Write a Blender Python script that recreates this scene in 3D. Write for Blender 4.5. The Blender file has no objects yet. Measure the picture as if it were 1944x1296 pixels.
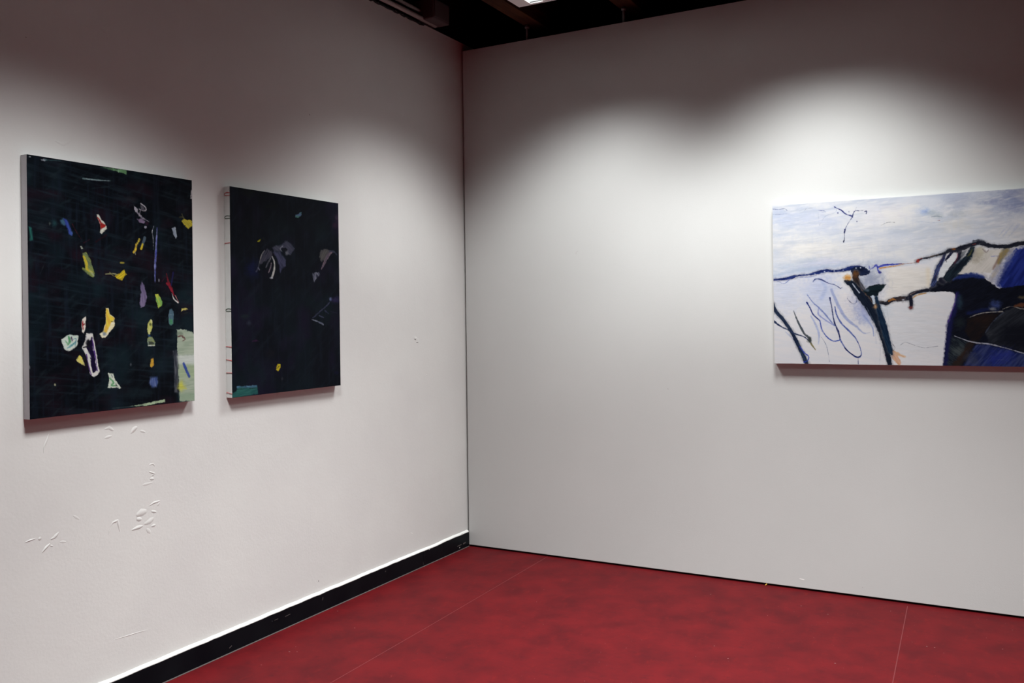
import bpy, bmesh, math, random
import numpy as np
from mathutils import Vector, Matrix

random.seed(7)
S = bpy.context.scene
COL = S.collection

# ------------------------------------------------------------------ camera
# metres; corner of the two walls at the origin, left wall x = 0, panel y = 0, floor z = 0
F_PX, ROLL, PITCH, YAW, SHIFT = 1695.7, -0.0136, 0.0022, -0.5002, -54.36
CAM = Vector((2.9018, -4.6948, 1.4213))
cy, sy, cp, sp = math.cos(YAW), math.sin(YAW), math.cos(PITCH), math.sin(PITCH)
fwd = Vector((sy * cp, cy * cp, sp)); rgt = Vector((cy, -sy, 0)); upv = rgt.cross(fwd)
c_, s_ = math.cos(ROLL), math.sin(ROLL)
R_ = c_ * rgt + s_ * upv; U_ = -s_ * rgt + c_ * upv
cd = bpy.data.cameras.new('camera'); cam = bpy.data.objects.new('camera', cd); COL.objects.link(cam)
m3 = Matrix((R_, U_, -fwd)).transposed()
cam.matrix_world = Matrix.Translation(CAM) @ m3.to_4x4()
cd.sensor_fit = 'HORIZONTAL'; cd.sensor_width = 36.0; cd.lens = F_PX / 1944 * 36.0
cd.shift_y = SHIFT / 1944
cd.clip_start = 0.05
S.camera = cam

# ------------------------------------------------------------------ world, exposure
w = bpy.data.worlds.new('world'); S.world = w; w.use_nodes = True
w.node_tree.nodes['Background'].inputs[0].default_value = (0.02, 0.02, 0.022, 1)
w.node_tree.nodes['Background'].inputs[1].default_value = 0.0
S.view_settings.view_transform = 'Standard'; S.view_settings.look = 'None'
S.view_settings.gamma = 1.0; S.view_settings.exposure = 0.0
S.view_settings.use_curve_mapping = False
LAMP_POWER = 125.0         # watts of each ceiling light
LAMP_TINT = (0.98, 1.0, 0.985)
LAMP_XY = [(1.00, -0.84), (2.13, -0.82), (1.24, -2.88), (2.90, -2.50)]
LAMP_GAIN = [0.64, 0.85, 1.18, 1.85]     # relative strength of each light, tuned to the brightness on the walls
LAMP_Z = 3.04

# ------------------------------------------------------------------ helpers
def link(o, parent=None):
    COL.objects.link(o)
    if parent: o.parent = parent
    return o
def tag(o, label=None, cat=None, group=None, kind=None):
    for k, v in (('label', label), ('category', cat), ('group', group), ('kind', kind)):
        if v: o[k] = v
    return o
def empty(name, loc=(0, 0, 0)):
    o = bpy.data.objects.new(name, None); o.empty_display_size = 0.1; o.location = loc
    return link(o)
def obj(name, bm, mat, parent=None, smooth=False):
    me = bpy.data.meshes.new(name); bm.normal_update(); bm.to_mesh(me); bm.free()
    for m in (mat if isinstance(mat, (list, tuple)) else [mat]): me.materials.append(m)
    if smooth: me.polygons.foreach_set('use_smooth', [True] * len(me.polygons))
    return link(bpy.data.objects.new(name, me), parent)
def box(bm, a, b, mi=0, bev=0.0):
    r = bmesh.ops.create_cube(bm, size=1.0)
    vs = r['verts']
    for v in vs:
        v.co = Vector([a[i] + (b[i] - a[i]) * (v.co[i] + 0.5) for i in range(3)])
    fs = set(f for v in vs for f in v.link_faces)
    for f in fs: f.material_index = mi
    if bev:
        es = list(set(e for v in vs for e in v.link_edges))
        q = bmesh.ops.bevel(bm, geom=es, offset=bev, segments=2, affect='EDGES', profile=0.5)
        for f in q['faces']: f.material_index = mi
def tube(bm, pts, r, n=10, mi=0, caps=True):
    pts = [Vector(p) for p in pts]
    rr = r if isinstance(r, (list, tuple)) else [r] * len(pts)
    rings = []; ref = None
    for i, p in enumerate(pts):
        t = (pts[min(i + 1, len(pts) - 1)] - pts[max(i - 1, 0)]).normalized()
        if ref is None:
            ref = t.orthogonal().normalized()
        ref = (ref - t * ref.dot(t)).normalized()
        b = t.cross(ref)
        rings.append([bm.verts.new(p + (ref * math.cos(2 * math.pi * k / n) + b * math.sin(2 * math.pi * k / n)) * rr[i]) for k in range(n)])
    for a, b in zip(rings[:-1], rings[1:]):
        for k in range(n):
            f = bm.faces.new((a[k], a[(k + 1) % n], b[(k + 1) % n], b[k])); f.material_index = mi; f.smooth = True
    if caps:
        bm.faces.new(rings[0][::-1]).material_index = mi; bm.faces.new(rings[-1]).material_index = mi

def lin(c):
    c = np.asarray(c, float) / 255.0
    return np.where(c <= 0.04045, c / 12.92, ((c + 0.055) / 1.055) ** 2.4)

def new_mat(name, color=(0.8, 0.8, 0.8), rough=0.6, spec=0.4, metal=0.0):
    m = bpy.data.materials.new(name); m.use_nodes = True
    b = m.node_tree.nodes['Principled BSDF']
    b.inputs['Base Color'].default_value = (*color, 1); b.inputs['Roughness'].default_value = rough
    b.inputs['Specular IOR Level'].default_value = spec; b.inputs['Metallic'].default_value = metal
    return m, m.node_tree, b
def N(nt, t, **kw):
    n = nt.nodes.new(t)
    for k, v in kw.items():
        if k in n.inputs: n.inputs[k].default_value = v
        else: setattr(n, k, v)
    return n
def noise_bump(nt, b, layers, strength=0.2, dist=0.002):
    """layers: (scale, detail, weight, stretch xyz)"""
    tc = N(nt, 'ShaderNodeTexCoord'); acc = None
    for sc, det, wt, st in layers:
        mp = N(nt, 'ShaderNodeMapping'); mp.inputs['Scale'].default_value = st
        nt.links.new(tc.outputs['Object'], mp.inputs['Vector'])
        no = N(nt, 'ShaderNodeTexNoise'); no.inputs['Scale'].default_value = sc; no.inputs['Detail'].default_value = det
        nt.links.new(mp.outputs['Vector'], no.inputs['Vector'])
        mu = N(nt, 'ShaderNodeMath', operation='MULTIPLY'); mu.inputs[1].default_value = wt
        nt.links.new(no.outputs['Fac'], mu.inputs[0])
        if acc is None: acc = mu
        else:
            ad = N(nt, 'ShaderNodeMath', operation='ADD')
            nt.links.new(acc.outputs[0], ad.inputs[0]); nt.links.new(mu.outputs[0], ad.inputs[1]); acc = ad
    bp = N(nt, 'ShaderNodeBump'); bp.inputs['Strength'].default_value = strength; bp.inputs['Distance'].default_value = dist
    nt.links.new(acc.outputs[0], bp.inputs['Height']); nt.links.new(bp.outputs['Normal'], b.inputs['Normal'])
    return acc
def mottle(nt, b, ca, cb, scale, detail=4, st=(1, 1, 1), lo=0.35, hi=0.65, rough=0.5):
    tc = N(nt, 'ShaderNodeTexCoord'); mp = N(nt, 'ShaderNodeMapping'); mp.inputs['Scale'].default_value = st
    nt.links.new(tc.outputs['Object'], mp.inputs['Vector'])
    no = N(nt, 'ShaderNodeTexNoise'); no.inputs['Scale'].default_value = scale; no.inputs['Detail'].default_value = detail
    no.inputs['Roughness'].default_value = rough
    nt.links.new(mp.outputs['Vector'], no.inputs['Vector'])
    mr = N(nt, 'ShaderNodeMapRange'); mr.inputs['From Min'].default_value = lo; mr.inputs['From Max'].default_value = hi
    nt.links.new(no.outputs['Fac'], mr.inputs['Value'])
    mx = N(nt, 'ShaderNodeMix', data_type='RGBA')
    mx.inputs[6].default_value = (*ca, 1) if not hasattr(ca, 'outputs') else (0, 0, 0, 1)
    if hasattr(ca, 'outputs'): nt.links.new(ca.outputs[2], mx.inputs[6])
    mx.inputs[7].default_value = (*cb, 1)
    nt.links.new(mr.outputs['Result'], mx.inputs[0])
    nt.links.new(mx.outputs[2], b.inputs['Base Color'])
    return mx

# ------------------------------------------------------------------ materials
M = {}
m, nt, b = new_mat('plaster_white', rough=0.75, spec=0.25)
mottle(nt, b, (0.645, 0.640, 0.628), (0.615, 0.607, 0.60), 2.2, 5)
noise_bump(nt, b, [(90, 3, 1.0, (1, 1, 1)), (14, 4, 2.0, (1, 1, 1)), (3.0, 3, 6.0, (1, 1, 1))], 0.15, 0.0022); M['plaster'] = m
m, nt, b = new_mat('panel_white', rough=0.7, spec=0.25)
mottle(nt, b, (0.535, 0.54, 0.535), (0.515, 0.52, 0.515), 1.6, 4)
noise_bump(nt, b, [(160, 2, 1.0, (1, 1, 1)), (60, 2, 0.6, (4, 1, 0.3))], 0.18, 0.0012); M['panel'] = m
M['greywall'] = new_mat('grey_wall_paint', (0.14, 0.135, 0.135), 0.7)[0]
M['mark_dark'] = new_mat('dark_mark', (0.12, 0.11, 0.11), 0.8)[0]
M['mark_pale'] = new_mat('pale_filler', (0.86, 0.86, 0.85), 0.7)[0]
M['mark_grey'] = new_mat('grey_scuff', (0.42, 0.40, 0.40), 0.8)[0]
m, nt, b = new_mat('black_paint_matt', rough=0.8, spec=0.2); mottle(nt, b, (0.004, 0.004, 0.005), (0.010, 0.010, 0.011), 4); M['black'] = m
m, nt, b = new_mat('black_gloss_baseboard', rough=0.4, spec=0.10)
mx = mottle(nt, b, (0.0022, 0.0032, 0.005), (0.004, 0.0055, 0.0075), 6)
mottle(nt, b, mx, (0.10, 0.11, 0.13), 34, 2, (1, 0.7, 1.4), 0.775, 0.80)
noise_bump(nt, b, [(30, 3, 1, (1, 1, 1))], 0.2, 0.002); M['base'] = m
M['caulk'] = new_mat('white_gloss_bead', (0.74, 0.74, 0.72), 0.45, 0.3)[0]
m, nt, b = new_mat('red_linoleum', rough=0.55, spec=0.05)
mx = mottle(nt, b, (0.108, 0.0068, 0.0090), (0.070, 0.0056, 0.0078), 5.5, 6, (1, 1, 1), 0.38, 0.66, 0.62)
mx = mottle(nt, b, mx, (0.050, 0.0062, 0.0086), 17, 7, (1.0, 2.2, 1), 0.55, 0.80, 0.7)
mx = mottle(nt, b, mx, (0.140, 0.0092, 0.0095), 13, 6, (2.0, 0.9, 1), 0.56, 0.80, 0.7)
mottle(nt, b, mx, (0.36, 0.30, 0.29), 120, 1, (1, 1, 1), 0.80, 0.83)
noise_bump(nt, b, [(26, 5, 1, (1, 1, 1))], 0.12, 0.002); M['floor'] = m
M['seam'] = new_mat('linoleum_seam', (0.118, 0.0130, 0.0160), 0.5)[0]
M['speck'] = new_mat('floor_speck', (0.36, 0.26, 0.25), 0.8)[0]
M['dust'] = new_mat('dusty_joint', (0.085, 0.07, 0.068), 0.9)[0]
m, nt, b = new_mat('rough_timber', rough=0.8, spec=0.2); mottle(nt, b, (0.085, 0.034, 0.016), (0.035, 0.016, 0.010), 5, 5, (8, 0.6, 8)); M['timber'] = m
M['conduit'] = new_mat('grey_conduit', (0.42, 0.38, 0.37), 0.5, 0.4)[0]
M['boxgrey'] = new_mat('grey_box', (0.10, 0.085, 0.09), 0.6, 0.3)[0]
M['ragged_line'] = new_mat('black_line', (0.006, 0.006, 0.006), 0.6, 0.3)[0]
M['steel'] = new_mat('galvanised_steel', (0.26, 0.30, 0.31), 0.5, 0.5, 0.3)[0]
M['enamel'] = new_mat('white_enamel', (0.86, 0.84, 0.84), 0.4, 0.5)[0]
M['louvre'] = new_mat('satin_louvre', (0.82, 0.83, 0.83), 0.3, 0.5)[0]
m, nt, b = new_mat('primed_canvas', rough=0.8, spec=0.2); mottle(nt, b, (0.60, 0.61, 0.60), (0.56, 0.57, 0.56), 20)
noise_bump(nt, b, [(700, 1, 1, (1, 1, 1))], 0.2, 0.0006); M['primed'] = m
M['primed_grey'] = new_mat('grey_primed_canvas', (0.60, 0.585, 0.615), 0.8, 0.2)[0]
M['thread_red'] = new_mat('red_thread', tuple(lin((190, 40, 45))), 0.7)[0]
M['thread_green'] = new_mat('dark_green_thread', tuple(lin((30, 70, 45))), 0.7)[0]
M['pine'] = new_mat('pine_stretcher', (0.50, 0.33, 0.18), 0.7)[0]
M['crumb'] = new_mat('yellow_scrap', tuple(lin((205, 160, 60))), 0.7)[0]
m, nt, b = new_mat('fluorescent_tube', (0.08, 0.08, 0.08)); b.inputs['Emission Color'].default_value = (0.93, 1.0, 0.97, 1); b.inputs['Emission Strength'].default_value = 0.95; M['glow'] = m
def paint_mat(name, rough, spec, bump):
    m, nt, b = new_mat(name, rough=rough, spec=spec)
    a = N(nt, 'ShaderNodeAttribute'); a.attribute_name = 'paint'
    nt.links.new(a.outputs['Color'], b.inputs['Base Color'])
    noise_bump(nt, b, [(520, 1, 0.6, (1, 1, 1)), (70, 4, 1.0, (1, 1, 2.5))], bump, 0.0012)
    return m
M['paint_dark'] = paint_mat('oil_paint_dark', 0.5, 0.05, 0.25)
M['paint_light'] = paint_mat('oil_paint_light', 0.6, 0.05, 0.18)

# ------------------------------------------------------------------ setting
def img_ray(px, py):
    return fwd + R_ * ((px - 972) / F_PX) - U_ * ((py - 648 - SHIFT) / F_PX)
def on_plane(px, py, ax, val):
    d = img_ray(px, py); t = (val - CAM[ax]) / d[ax]
    return CAM + d * t
XR, YB, ZC = 6.6, -8.5, 3.62
bm = bmesh.new(); box(bm, (-0.2, YB - 0.2, -0.12), (XR + 0.2, 0.8, 0.0))
def floor_strip(bm, p, q, wd, mi, h=0.0006):
    p = Vector(p); q = Vector(q); n = Vector((-(q - p).y, (q - p).x, 0)).normalized() * wd / 2
    vs = [bm.verts.new(Vector((a.x, a.y, h))) for a in (p - n, q - n, q + n, p + n)]
    f = bm.faces.new(vs); f.material_index = mi
    if f.normal.z < 0: f.normal_flip()
# welded seams between the linoleum sheets
for a, c in (((815, 1188), (600, 1312)), ((1040, 1056), (815, 1188)), ((1723, 1150), (1690, 1320))):
    floor_strip(bm, on_plane(*a, 2, 0), on_plane(*c, 2, 0), 0.0035, 1)
for px, py, s in ((1570, 1166, 9), (1348, 1128, 7), (1758, 1227, 7), (1773, 1229, 6), (1584, 1259, 7), (1381, 1250, 6), (548, 1237, 8), (672, 1192, 7), (563, 1237, 5),
                  (640, 1160, 6), (1520, 1150, 5), (1355, 1226, 5), (1902, 1232, 6), (1690, 1160, 5), (495, 1262, 6)):
    p = on_plane(px, py, 2, 0); floor_strip(bm, p, p + Vector((s * 0.0008, s * 0.0003, 0)), 0.0024, 3, 0.0009)
fl = obj('floor', bm, [M['floor'], M['seam'], M['mark_pale'], M['speck']]); tag(fl, kind='structure')
bm = bmesh.new(); box(bm, (-0.2, YB - 0.2, ZC), (XR + 0.2, 0.8, ZC + 0.1)); tag(obj('ceiling', bm, M['black']), kind='structure')
bm = bmesh.new(); box(bm, (0.0, 0.62, 0), (XR, 0.8, ZC)); tag(obj('wall_back', bm, M['black']), kind='structure')
bm = bmesh.new(); box(bm, (XR, YB, 0), (XR + 0.2, 0.8, 3.1), 0); box(bm, (XR, YB, 3.1), (XR + 0.2, 0.8, ZC), 1); tag(obj('wall_right', bm, [M['greywall'], M['black']]), kind='structure')
bm = bmesh.new(); box(bm, (-0.2, YB - 0.2, 0), (XR + 0.2, YB, 3.1)); box(bm, (-0.2, YB - 0.2, 3.1), (XR + 0.2, YB, ZC), 1); tag(obj('wall_front', bm, [M['greywall'], M['black']]), kind='structure')

# left wall, old plaster with lumps, drips and scars
WT = 3.105
bm = bmesh.new()
box(bm, (-0.2, YB, 0), (0.0, 0.8, WT)); box(bm, (-0.2, YB, WT), (-0.06, 0.8, ZC), 1)
def ridge(bm, pts, wd, h, mi=0, n=7):
    """a low rounded ridge of plaster on the left wall; pts are (y, z), h metres high"""
    P = []
    for (a, c) in zip(pts[:-1], pts[1:]):
        k = max(2, int(math.dist(a, c) / (wd * 0.5)))
        P += [(a[0] + (c[0] - a[0]) * i / k, a[1] + (c[1] - a[1]) * i / k) for i in range(k)]
    P.append(pts[-1]); L = len(P); rows = []
    for i, p in enumerate(P):
        q0, q1 = P[max(i - 1, 0)], P[min(i + 1, L - 1)]
        d = (q1[0] - q0[0], q1[1] - q0[1]); l = math.hypot(*d) or 1; nn = (-d[1] / l, d[0] / l)
        e = math.sin(math.pi * (i + 0.35) / (L - 1 + 0.7)) ** 0.5
        ww = wd * e * random.uniform(0.8, 1.2); hh = h * e * random.uniform(0.7, 1.2)
        rows.append([bm.verts.new((0.00005 + hh * math.cos(math.pi / 2 * t) ** 1.5 if abs(t) < 1 else -0.0004, p[0] + nn[0] * ww * t / 2, p[1] + nn[1] * ww * t / 2))
                     for t in [(-1 + 2 * j / (n - 1)) for j in range(n)]])
    for a, c in zip(rows[:-1], rows[1:]):
        for j in range(n - 1):
            f = bm.faces.new((a[j], a[j + 1], c[j + 1], c[j])); f.smooth = True; f.material_index = mi
            f.normal_update()
            if f.normal.x < 0: f.normal_flip()
def lw(px, py):
    p = on_plane(px, py, 0, 0.0); return (p.y, p.z)
def s5(*pts):     # points measured on an enlargement of the lower left plaster
    return [lw(x / 4.32, 800 + y / 4.32) for x, y in pts]
for pts, wd, h in (
    (s5((403, 95), (385, 150), (360, 210), (358, 260)), 0.006, 0.0030),
    (s5((860, 62), (895, 50), (930, 72)), 0.012, 0.0022), (s5((858, 135), (915, 118)), 0.010, 0.0018),
    (s5((1075, 95), (1100, 60), (1125, 45)), 0.014, 0.0032), (s5((1150, 75), (1190, 85)), 0.010, 0.0014),
    (s5((1225, 355), (1255, 345), (1270, 365)), 0.006, 0.0022), (s5((1222, 410), (1270, 428), (1240, 445)), 0.008, 0.0024), (s5((1230, 470), (1262, 468)), 0.010, 0.0024),
    (s5((1170, 520), (1250, 500)), 0.010, 0.0012), (s5((1225, 690), (1260, 665), (1312, 650)), 0.009, 0.0034), (s5((1290, 690), (1310, 660)), 0.008, 0.0026), (s5((1240, 735), (1280, 740)), 0.010, 0.0030),
    (s5((1120, 770), (1160, 745), (1200, 735)), 0.026, 0.0036), (s5((1120, 800), (1160, 800)), 0.014, 0.0030), (s5((1080, 890), (1130, 868), (1170, 855)), 0.012, 0.0034),
    (s5((1185, 840), (1225, 820), (1260, 790)), 0.018, 0.0026), (s5((1200, 880), (1235, 910)), 0.014, 0.0016), (s5((1240, 860), (1275, 845)), 0.010, 0.0022),
    (s5((905, 860), (925, 828), (965, 810), (975, 860), (985, 905)), 0.009, 0.0026), (s5((890, 930), (905, 870)), 0.008, 0.0012),
    (s5((205, 990), (250, 972), (290, 960)), 0.006, 0.0024), (s5((320, 968), (336, 948)), 0.010, 0.0030),
    (s5((342, 1076), (375, 1035), (410, 1000)), 0.008, 0.0034), (s5((410, 1015), (432, 1020)), 0.006, 0.0028), (s5((415, 965), (445, 950), (485, 905)), 0.010, 0.0026),
    (s5((600, 770), (650, 800)), 0.010, 0.0010), (s5((490, 985), (540, 985)), 0.008, 0.0010),
    ([lw(x, y) for x, y in ((104, 267), (120, 274), (131, 268), (134, 258))], 0.012, 0.0016),
    ([lw(x, y) for x, y in ((190, 52), (203, 62), (205, 75))], 0.016, 0.0012), ([lw(x, y) for x, y in ((160, 49), (190, 50), (212, 54))], 0.010, 0.0010),
    ([lw(x, y) for x, y in ((216, 1214), (243, 1206), (262, 1200), (281, 1195))], 0.004, 0.0014),
    ([lw(x, y) for x, y in ((783, 640), (788, 641), (793, 645), (796, 651))], 0.020, 0.0010)):
    ridge(bm, pts, wd * 1.3, h * 0.6)
for pts, wd, h, mi in (([(786.5, 643), (789.5, 645)], 0.006, 0.0016, 2), ([(790, 649.5), (794, 650)], 0.003, 0.0016, 2), ([(787, 640.6), (791, 640.2)], 0.005, 0.002, 3),
                       ([(808, 710), (811, 711.5)], 0.005, 0.0016, 3), ([(587, 216), (588.5, 219)], 0.004, 0.001, 2), ([(48.5, 70), (50, 71.5)], 0.003, 0.001, 2), ([(604, 1102), (605.5, 1103)], 0.004, 0.001, 2),
                       ([(779, 1011), (784, 1013)], 0.004, 0.001, 3)):
    ridge(bm, [lw(*p) for p in pts], wd, h, mi)
tag(obj('wall_left', bm, [M['plaster'], M['black'], M['mark_dark'], M['mark_pale']]), kind='structure')

# the white partition panel that closes the far side, a finger's width off the plaster and off the floor
PX0, GAP, PT = 0.013, 0.011, 3.05
bm = bmesh.new(); box(bm, (PX0, 0.0, GAP), (5.6, 0.075, PT), 0, 0.002)
def pmark(bm, pts, wd, mi):
    P = [on_plane(x, y, 1, 0.0) for x, y in pts]
    for a, c in zip(P[:-1], P[1:]):
        d = (c - a).normalized(); n = Vector((-d.z, 0, d.x)) * wd / 2
        f = bm.faces.new([bm.verts.new(Vector((v.x, -0.0006, v.z))) for v in (a - n, c - n, c + n, a + n)]); f.material_index = mi; f.normal_update()
        if f.normal.y > 0: f.normal_flip()
pmark(bm, ((1098, 476), (1093.5, 479), (1094, 483)), 0.0022, 1)
pmark(bm, ((1267.5, 737), (1268.8, 739)), 0.004, 1); pmark(bm, ((1637, 1114), (1638, 1115.5)), 0.004, 1)
pmark(bm, ((1518, 1098), (1527, 1100)), 0.004, 2)
tag(obj('wall_far', bm, [M['panel'], M['mark_grey'], M['mark_pale']]), kind='structure')
bm = bmesh.new(); box(bm, (PX0 + 0.01, 0.022, 0.0), (5.58, 0.072, GAP)); tag(obj('added_plinth_1', bm, M['black']), kind='structure')  # black plinth added under the panel so the floor gap stays dark

# black baseboard along the left wall with a white painted bead on top
BH, BT = 0.092, 0.012
bm = bmesh.new()
yj = on_plane(804, 1080, 0, BT).y; ys = on_plane(842, 1035, 0, BT).y
def board(y0, y1, top):
    box(bm, (0.0, y0, 0.0), (BT, y1, top), 0, 0.0012)
board(YB, yj - 0.0012, BH - 0.001); board(yj + 0.0012, ys, BH - 0.003); board(ys, -0.001, BH)
y = -4.2
# uneven hand-painted white top edge
bead = []
yy = YB
while yy < -0.001:
    bead.append(yy); yy += 0.5 if yy < -4.3 else random.uniform(0.02, 0.05)
bead.append(-0.001)
prev = None
for yy in bead:
    base = (BH - 0.003 if yj < yy < ys else BH - 0.001) + random.uniform(-0.0014, 0.0010)
    if ys <= yy: base += 0.001
    sec = [bm.verts.new(v) for v in ((0.0, yy, base + 0.0095), (0.0045, yy, base + 0.0075), (BT * 0.75, yy, base + 0.0045), (BT + 0.0009, yy, base + 0.0008), (BT + 0.0009, yy, base - 0.0022))]
    if prev:
        for j in range(4):
            f = bm.faces.new((prev[j], prev[j + 1], sec[j + 1], sec[j])); f.material_index = 1; f.normal_update()
            if f.normal.x + f.normal.z < 0: f.normal_flip()
    prev = sec
# dusty joint with the floor and a few knocks
f = bm.faces.new([bm.verts.new(v) for v in ((BT + 0.0006, YB, 0.004), (BT + 0.0035, YB, 0.0007), (BT + 0.0035, -0.001, 0.0007), (BT + 0.0006, -0.001, 0.004))]); f.material_index = 2; f.normal_update()
if f.normal.z < 0: f.normal_flip()
def bmark(a, c, wd, mi):
    a = on_plane(*a, 0, BT); c = on_plane(*c, 0, BT); d = (c - a).normalized(); n = Vector((0, -d.z, d.y)) * wd / 2
    f = bm.faces.new([bm.verts.new(Vector((BT + 0.0007, v.y, v.z))) for v in (a - n, c - n, c + n, a + n)]); f.material_index = mi; f.normal_update()
    if f.normal.x < 0: f.normal_flip()
for a, c, wd, mi in (((612, 1139), (613, 1133), 0.003, 2), ((435, 1230), (440, 1225), 0.003, 2), ((541, 1170), (551, 1165), 0.0025, 2), ((521, 1177), (528, 1174), 0.002, 2), ((731, 1085), (732.5, 1083), 0.004, 2),
                     ((872, 1040), (873, 1038), 0.003, 3), ((879, 1032), (884, 1029), 0.007, 2), ((868, 1037), (876, 1033), 0.005, 2), ((803, 1066), (803.4, 1072), 0.0015, 2), ((876, 1013.5), (878, 1012.8), 0.004, 4), ((814, 1043), (816, 1042), 0.004, 4)):
    bmark(a, c, wd, mi)
tag(obj('baseboard_left', bm, [M['base'], M['caulk'], M['dust'], M['mark_pale'], M['mark_grey']]), kind='structure')

# ------------------------------------------------------------------ painter: colour laid on a fine canvas grid
def hsh(ix, iy, seed):
    n = (ix.astype(np.int64) * 374761393 + iy.astype(np.int64) * 668265263 + seed * 974711) & 0x7fffffff
    n = ((n ^ (n >> 13)) * 1274126177) & 0x7fffffff
    return ((n ^ (n >> 16)) & 0xffff) / 65535.0
def vnoise(x, y, seed=0):
    ix = np.floor(x); iy = np.floor(y); fx = x - ix; fy = y - iy
    fx = fx * fx * (3 - 2 * fx); fy = fy * fy * (3 - 2 * fy)
    a = hsh(ix, iy, seed); b_ = hsh(ix + 1, iy, seed); c = hsh(ix, iy + 1, seed); d = hsh(ix + 1, iy + 1, seed)
    return (a * (1 - fx) + b_ * fx) * (1 - fy) + (c * (1 - fx) + d * fx) * fy
def fnoise(x, y, seed=0):
    return 0.6 * vnoise(x, y, seed) + 0.28 * vnoise(x * 2.1, y * 2.1, seed + 5) + 0.12 * vnoise(x * 4.3, y * 4.3, seed + 9)
def homography(src, dst):
    A = []; B = []
    for (x, y), (u, v) in zip(src, dst):
        A.append([x, y, 1, 0, 0, 0, -u * x, -u * y]); B.append(u)
        A.append([0, 0, 0, x, y, 1, -v * x, -v * y]); B.append(v)
    h = np.linalg.solve(np.array(A, float), np.array(B, float))
    return np.append(h, 1).reshape(3, 3)
class Canvas:
    """coordinates are those of an enlargement (scale, ox, oy) of the picture as seen; turned into canvas space"""
    def __init__(s, quad, usable, size, nx, bg):
        s.w, s.h = size; s.nx = nx; s.ny = int(round(nx * s.h / s.w)); s.k = s.nx / s.w   # grid cells per metre
        uw = usable * s.k
        s.H = homography(quad, [(0, 0), (uw, 0), (uw, s.ny), (0, s.ny)])
        s.img = np.ones((s.ny + 1, s.nx + 1, 3)) * np.array(bg, float)
        s.Y, s.X = np.mgrid[0:s.ny + 1, 0:s.nx + 1].astype(float); s.seed = 1
    halo = False
    def ctx(s, sc, ox, oy): s.c = (sc, ox, oy); return s
    def T(s, pts):
        p = np.array(pts, float)[:, :2]; sc, ox, oy = s.c
        q = np.stack([p[:, 0] / sc + ox, p[:, 1] / sc + oy, np.ones(len(p))]); g = s.H @ q
        return (g[:2] / g[2]).T
    def scale(s, P, pts):      # grid cells per crop unit near the points
        e = s.T([(pts[0][0], pts[0][1]), (pts[0][0] + 10, pts[0][1]), (pts[0][0], pts[0][1] + 10)])
        return 0.5 * (np.hypot(*(e[1] - e[0])) + np.hypot(*(e[2] - e[0]))) / 10
    def put(s, sl, d, col, a, soft, rag, col2, ang, ss):
        X = s.X[sl]; Y = s.Y[sl]; s.seed += 3
        if rag: d = d + rag * (fnoise(X / 7, Y / 7, s.seed) - 0.5) * 2 + rag * 0.6 * (vnoise(X / 2.2, Y / 2.2, s.seed + 1) - 0.5)
        mk = np.clip(0.5 - d / (2 * soft), 0, 1); mk = mk * mk * (3 - 2 * mk) * a
        if soft < 3:      # broken, dry edges
            br = np.clip((vnoise(X / 6, Y / 6, s.seed + 7) * 0.6 + vnoise(X / 2.5, Y / 2.5, s.seed + 8) * 0.4 - 0.5) / 0.25, 0, 1)
            mk = mk * (1 - 0.55 * br * np.clip(1 + d / 3.5, 0, 1))
        C = np.ones(X.shape + (3,)) * np.array(col, float)
        ca, sa = math.cos(math.radians(ang)), math.sin(math.radians(ang))
        u = X * ca + Y * sa; v = -X * sa + Y * ca
        st = 0.65 * vnoise(u / (16 * ss), v / (1.8 * ss), s.seed + 2) + 0.35 * vnoise(u / (30 * ss), v / (5 * ss), s.seed + 4)
        if col2 is not None:
            t = np.clip((st - 0.3) / 0.4, 0, 1)[..., None]; C = C * (1 - t) + np.array(col2, float) * t
        else:
            C = C * (0.94 + 0.12 * st[..., None])
        s.img[sl] = s.img[sl] * (1 - mk[..., None]) + C * mk[..., None]
    def box(s, P, pad):
        x0, y0 = np.floor(P.min(0) - pad).astype(int); x1, y1 = np.ceil(P.max(0) + pad).astype(int) + 1
        x0 = max(x0, 0); y0 = max(y0, 0); x1 = min(x1, s.nx + 1); y1 = min(y1, s.ny + 1)
        return None if x1 <= x0 or y1 <= y0 else np.s_[y0:y1, x0:x1]
    def poly(s, pts, col, a=1.0, soft=1.0, rag=1.5, col2=None, ang=0.0, ss=1.0):
        P = s.T(pts); k = s.scale(P, pts); soft = max(0.6, soft); sl = s.box(P, soft * 1.5 + rag * 2 + 2)
        if sl is None: return
        X = s.X[sl]; Y = s.Y[sl]; ins = np.zeros(X.shape, bool); D = np.full(X.shape, 1e9)
        for (ax, ay), (bx, by) in zip(P, np.roll(P, -1, 0)):
            cr = ((ay > Y) != (by > Y)) & (X < (bx - ax) * (Y - ay) / ((by - ay) if by != ay else 1e-9) + ax); ins ^= cr
            dx, dy = bx - ax, by - ay; L = dx * dx + dy * dy + 1e-12
            t = np.clip(((X - ax) * dx + (Y - ay) * dy) / L, 0, 1); D = np.minimum(D, np.hypot(X - ax - t * dx, Y - ay - t * dy))
        s.put(sl, np.where(ins, -D, D), col, a, soft, rag, col2, ang, ss)
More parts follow.
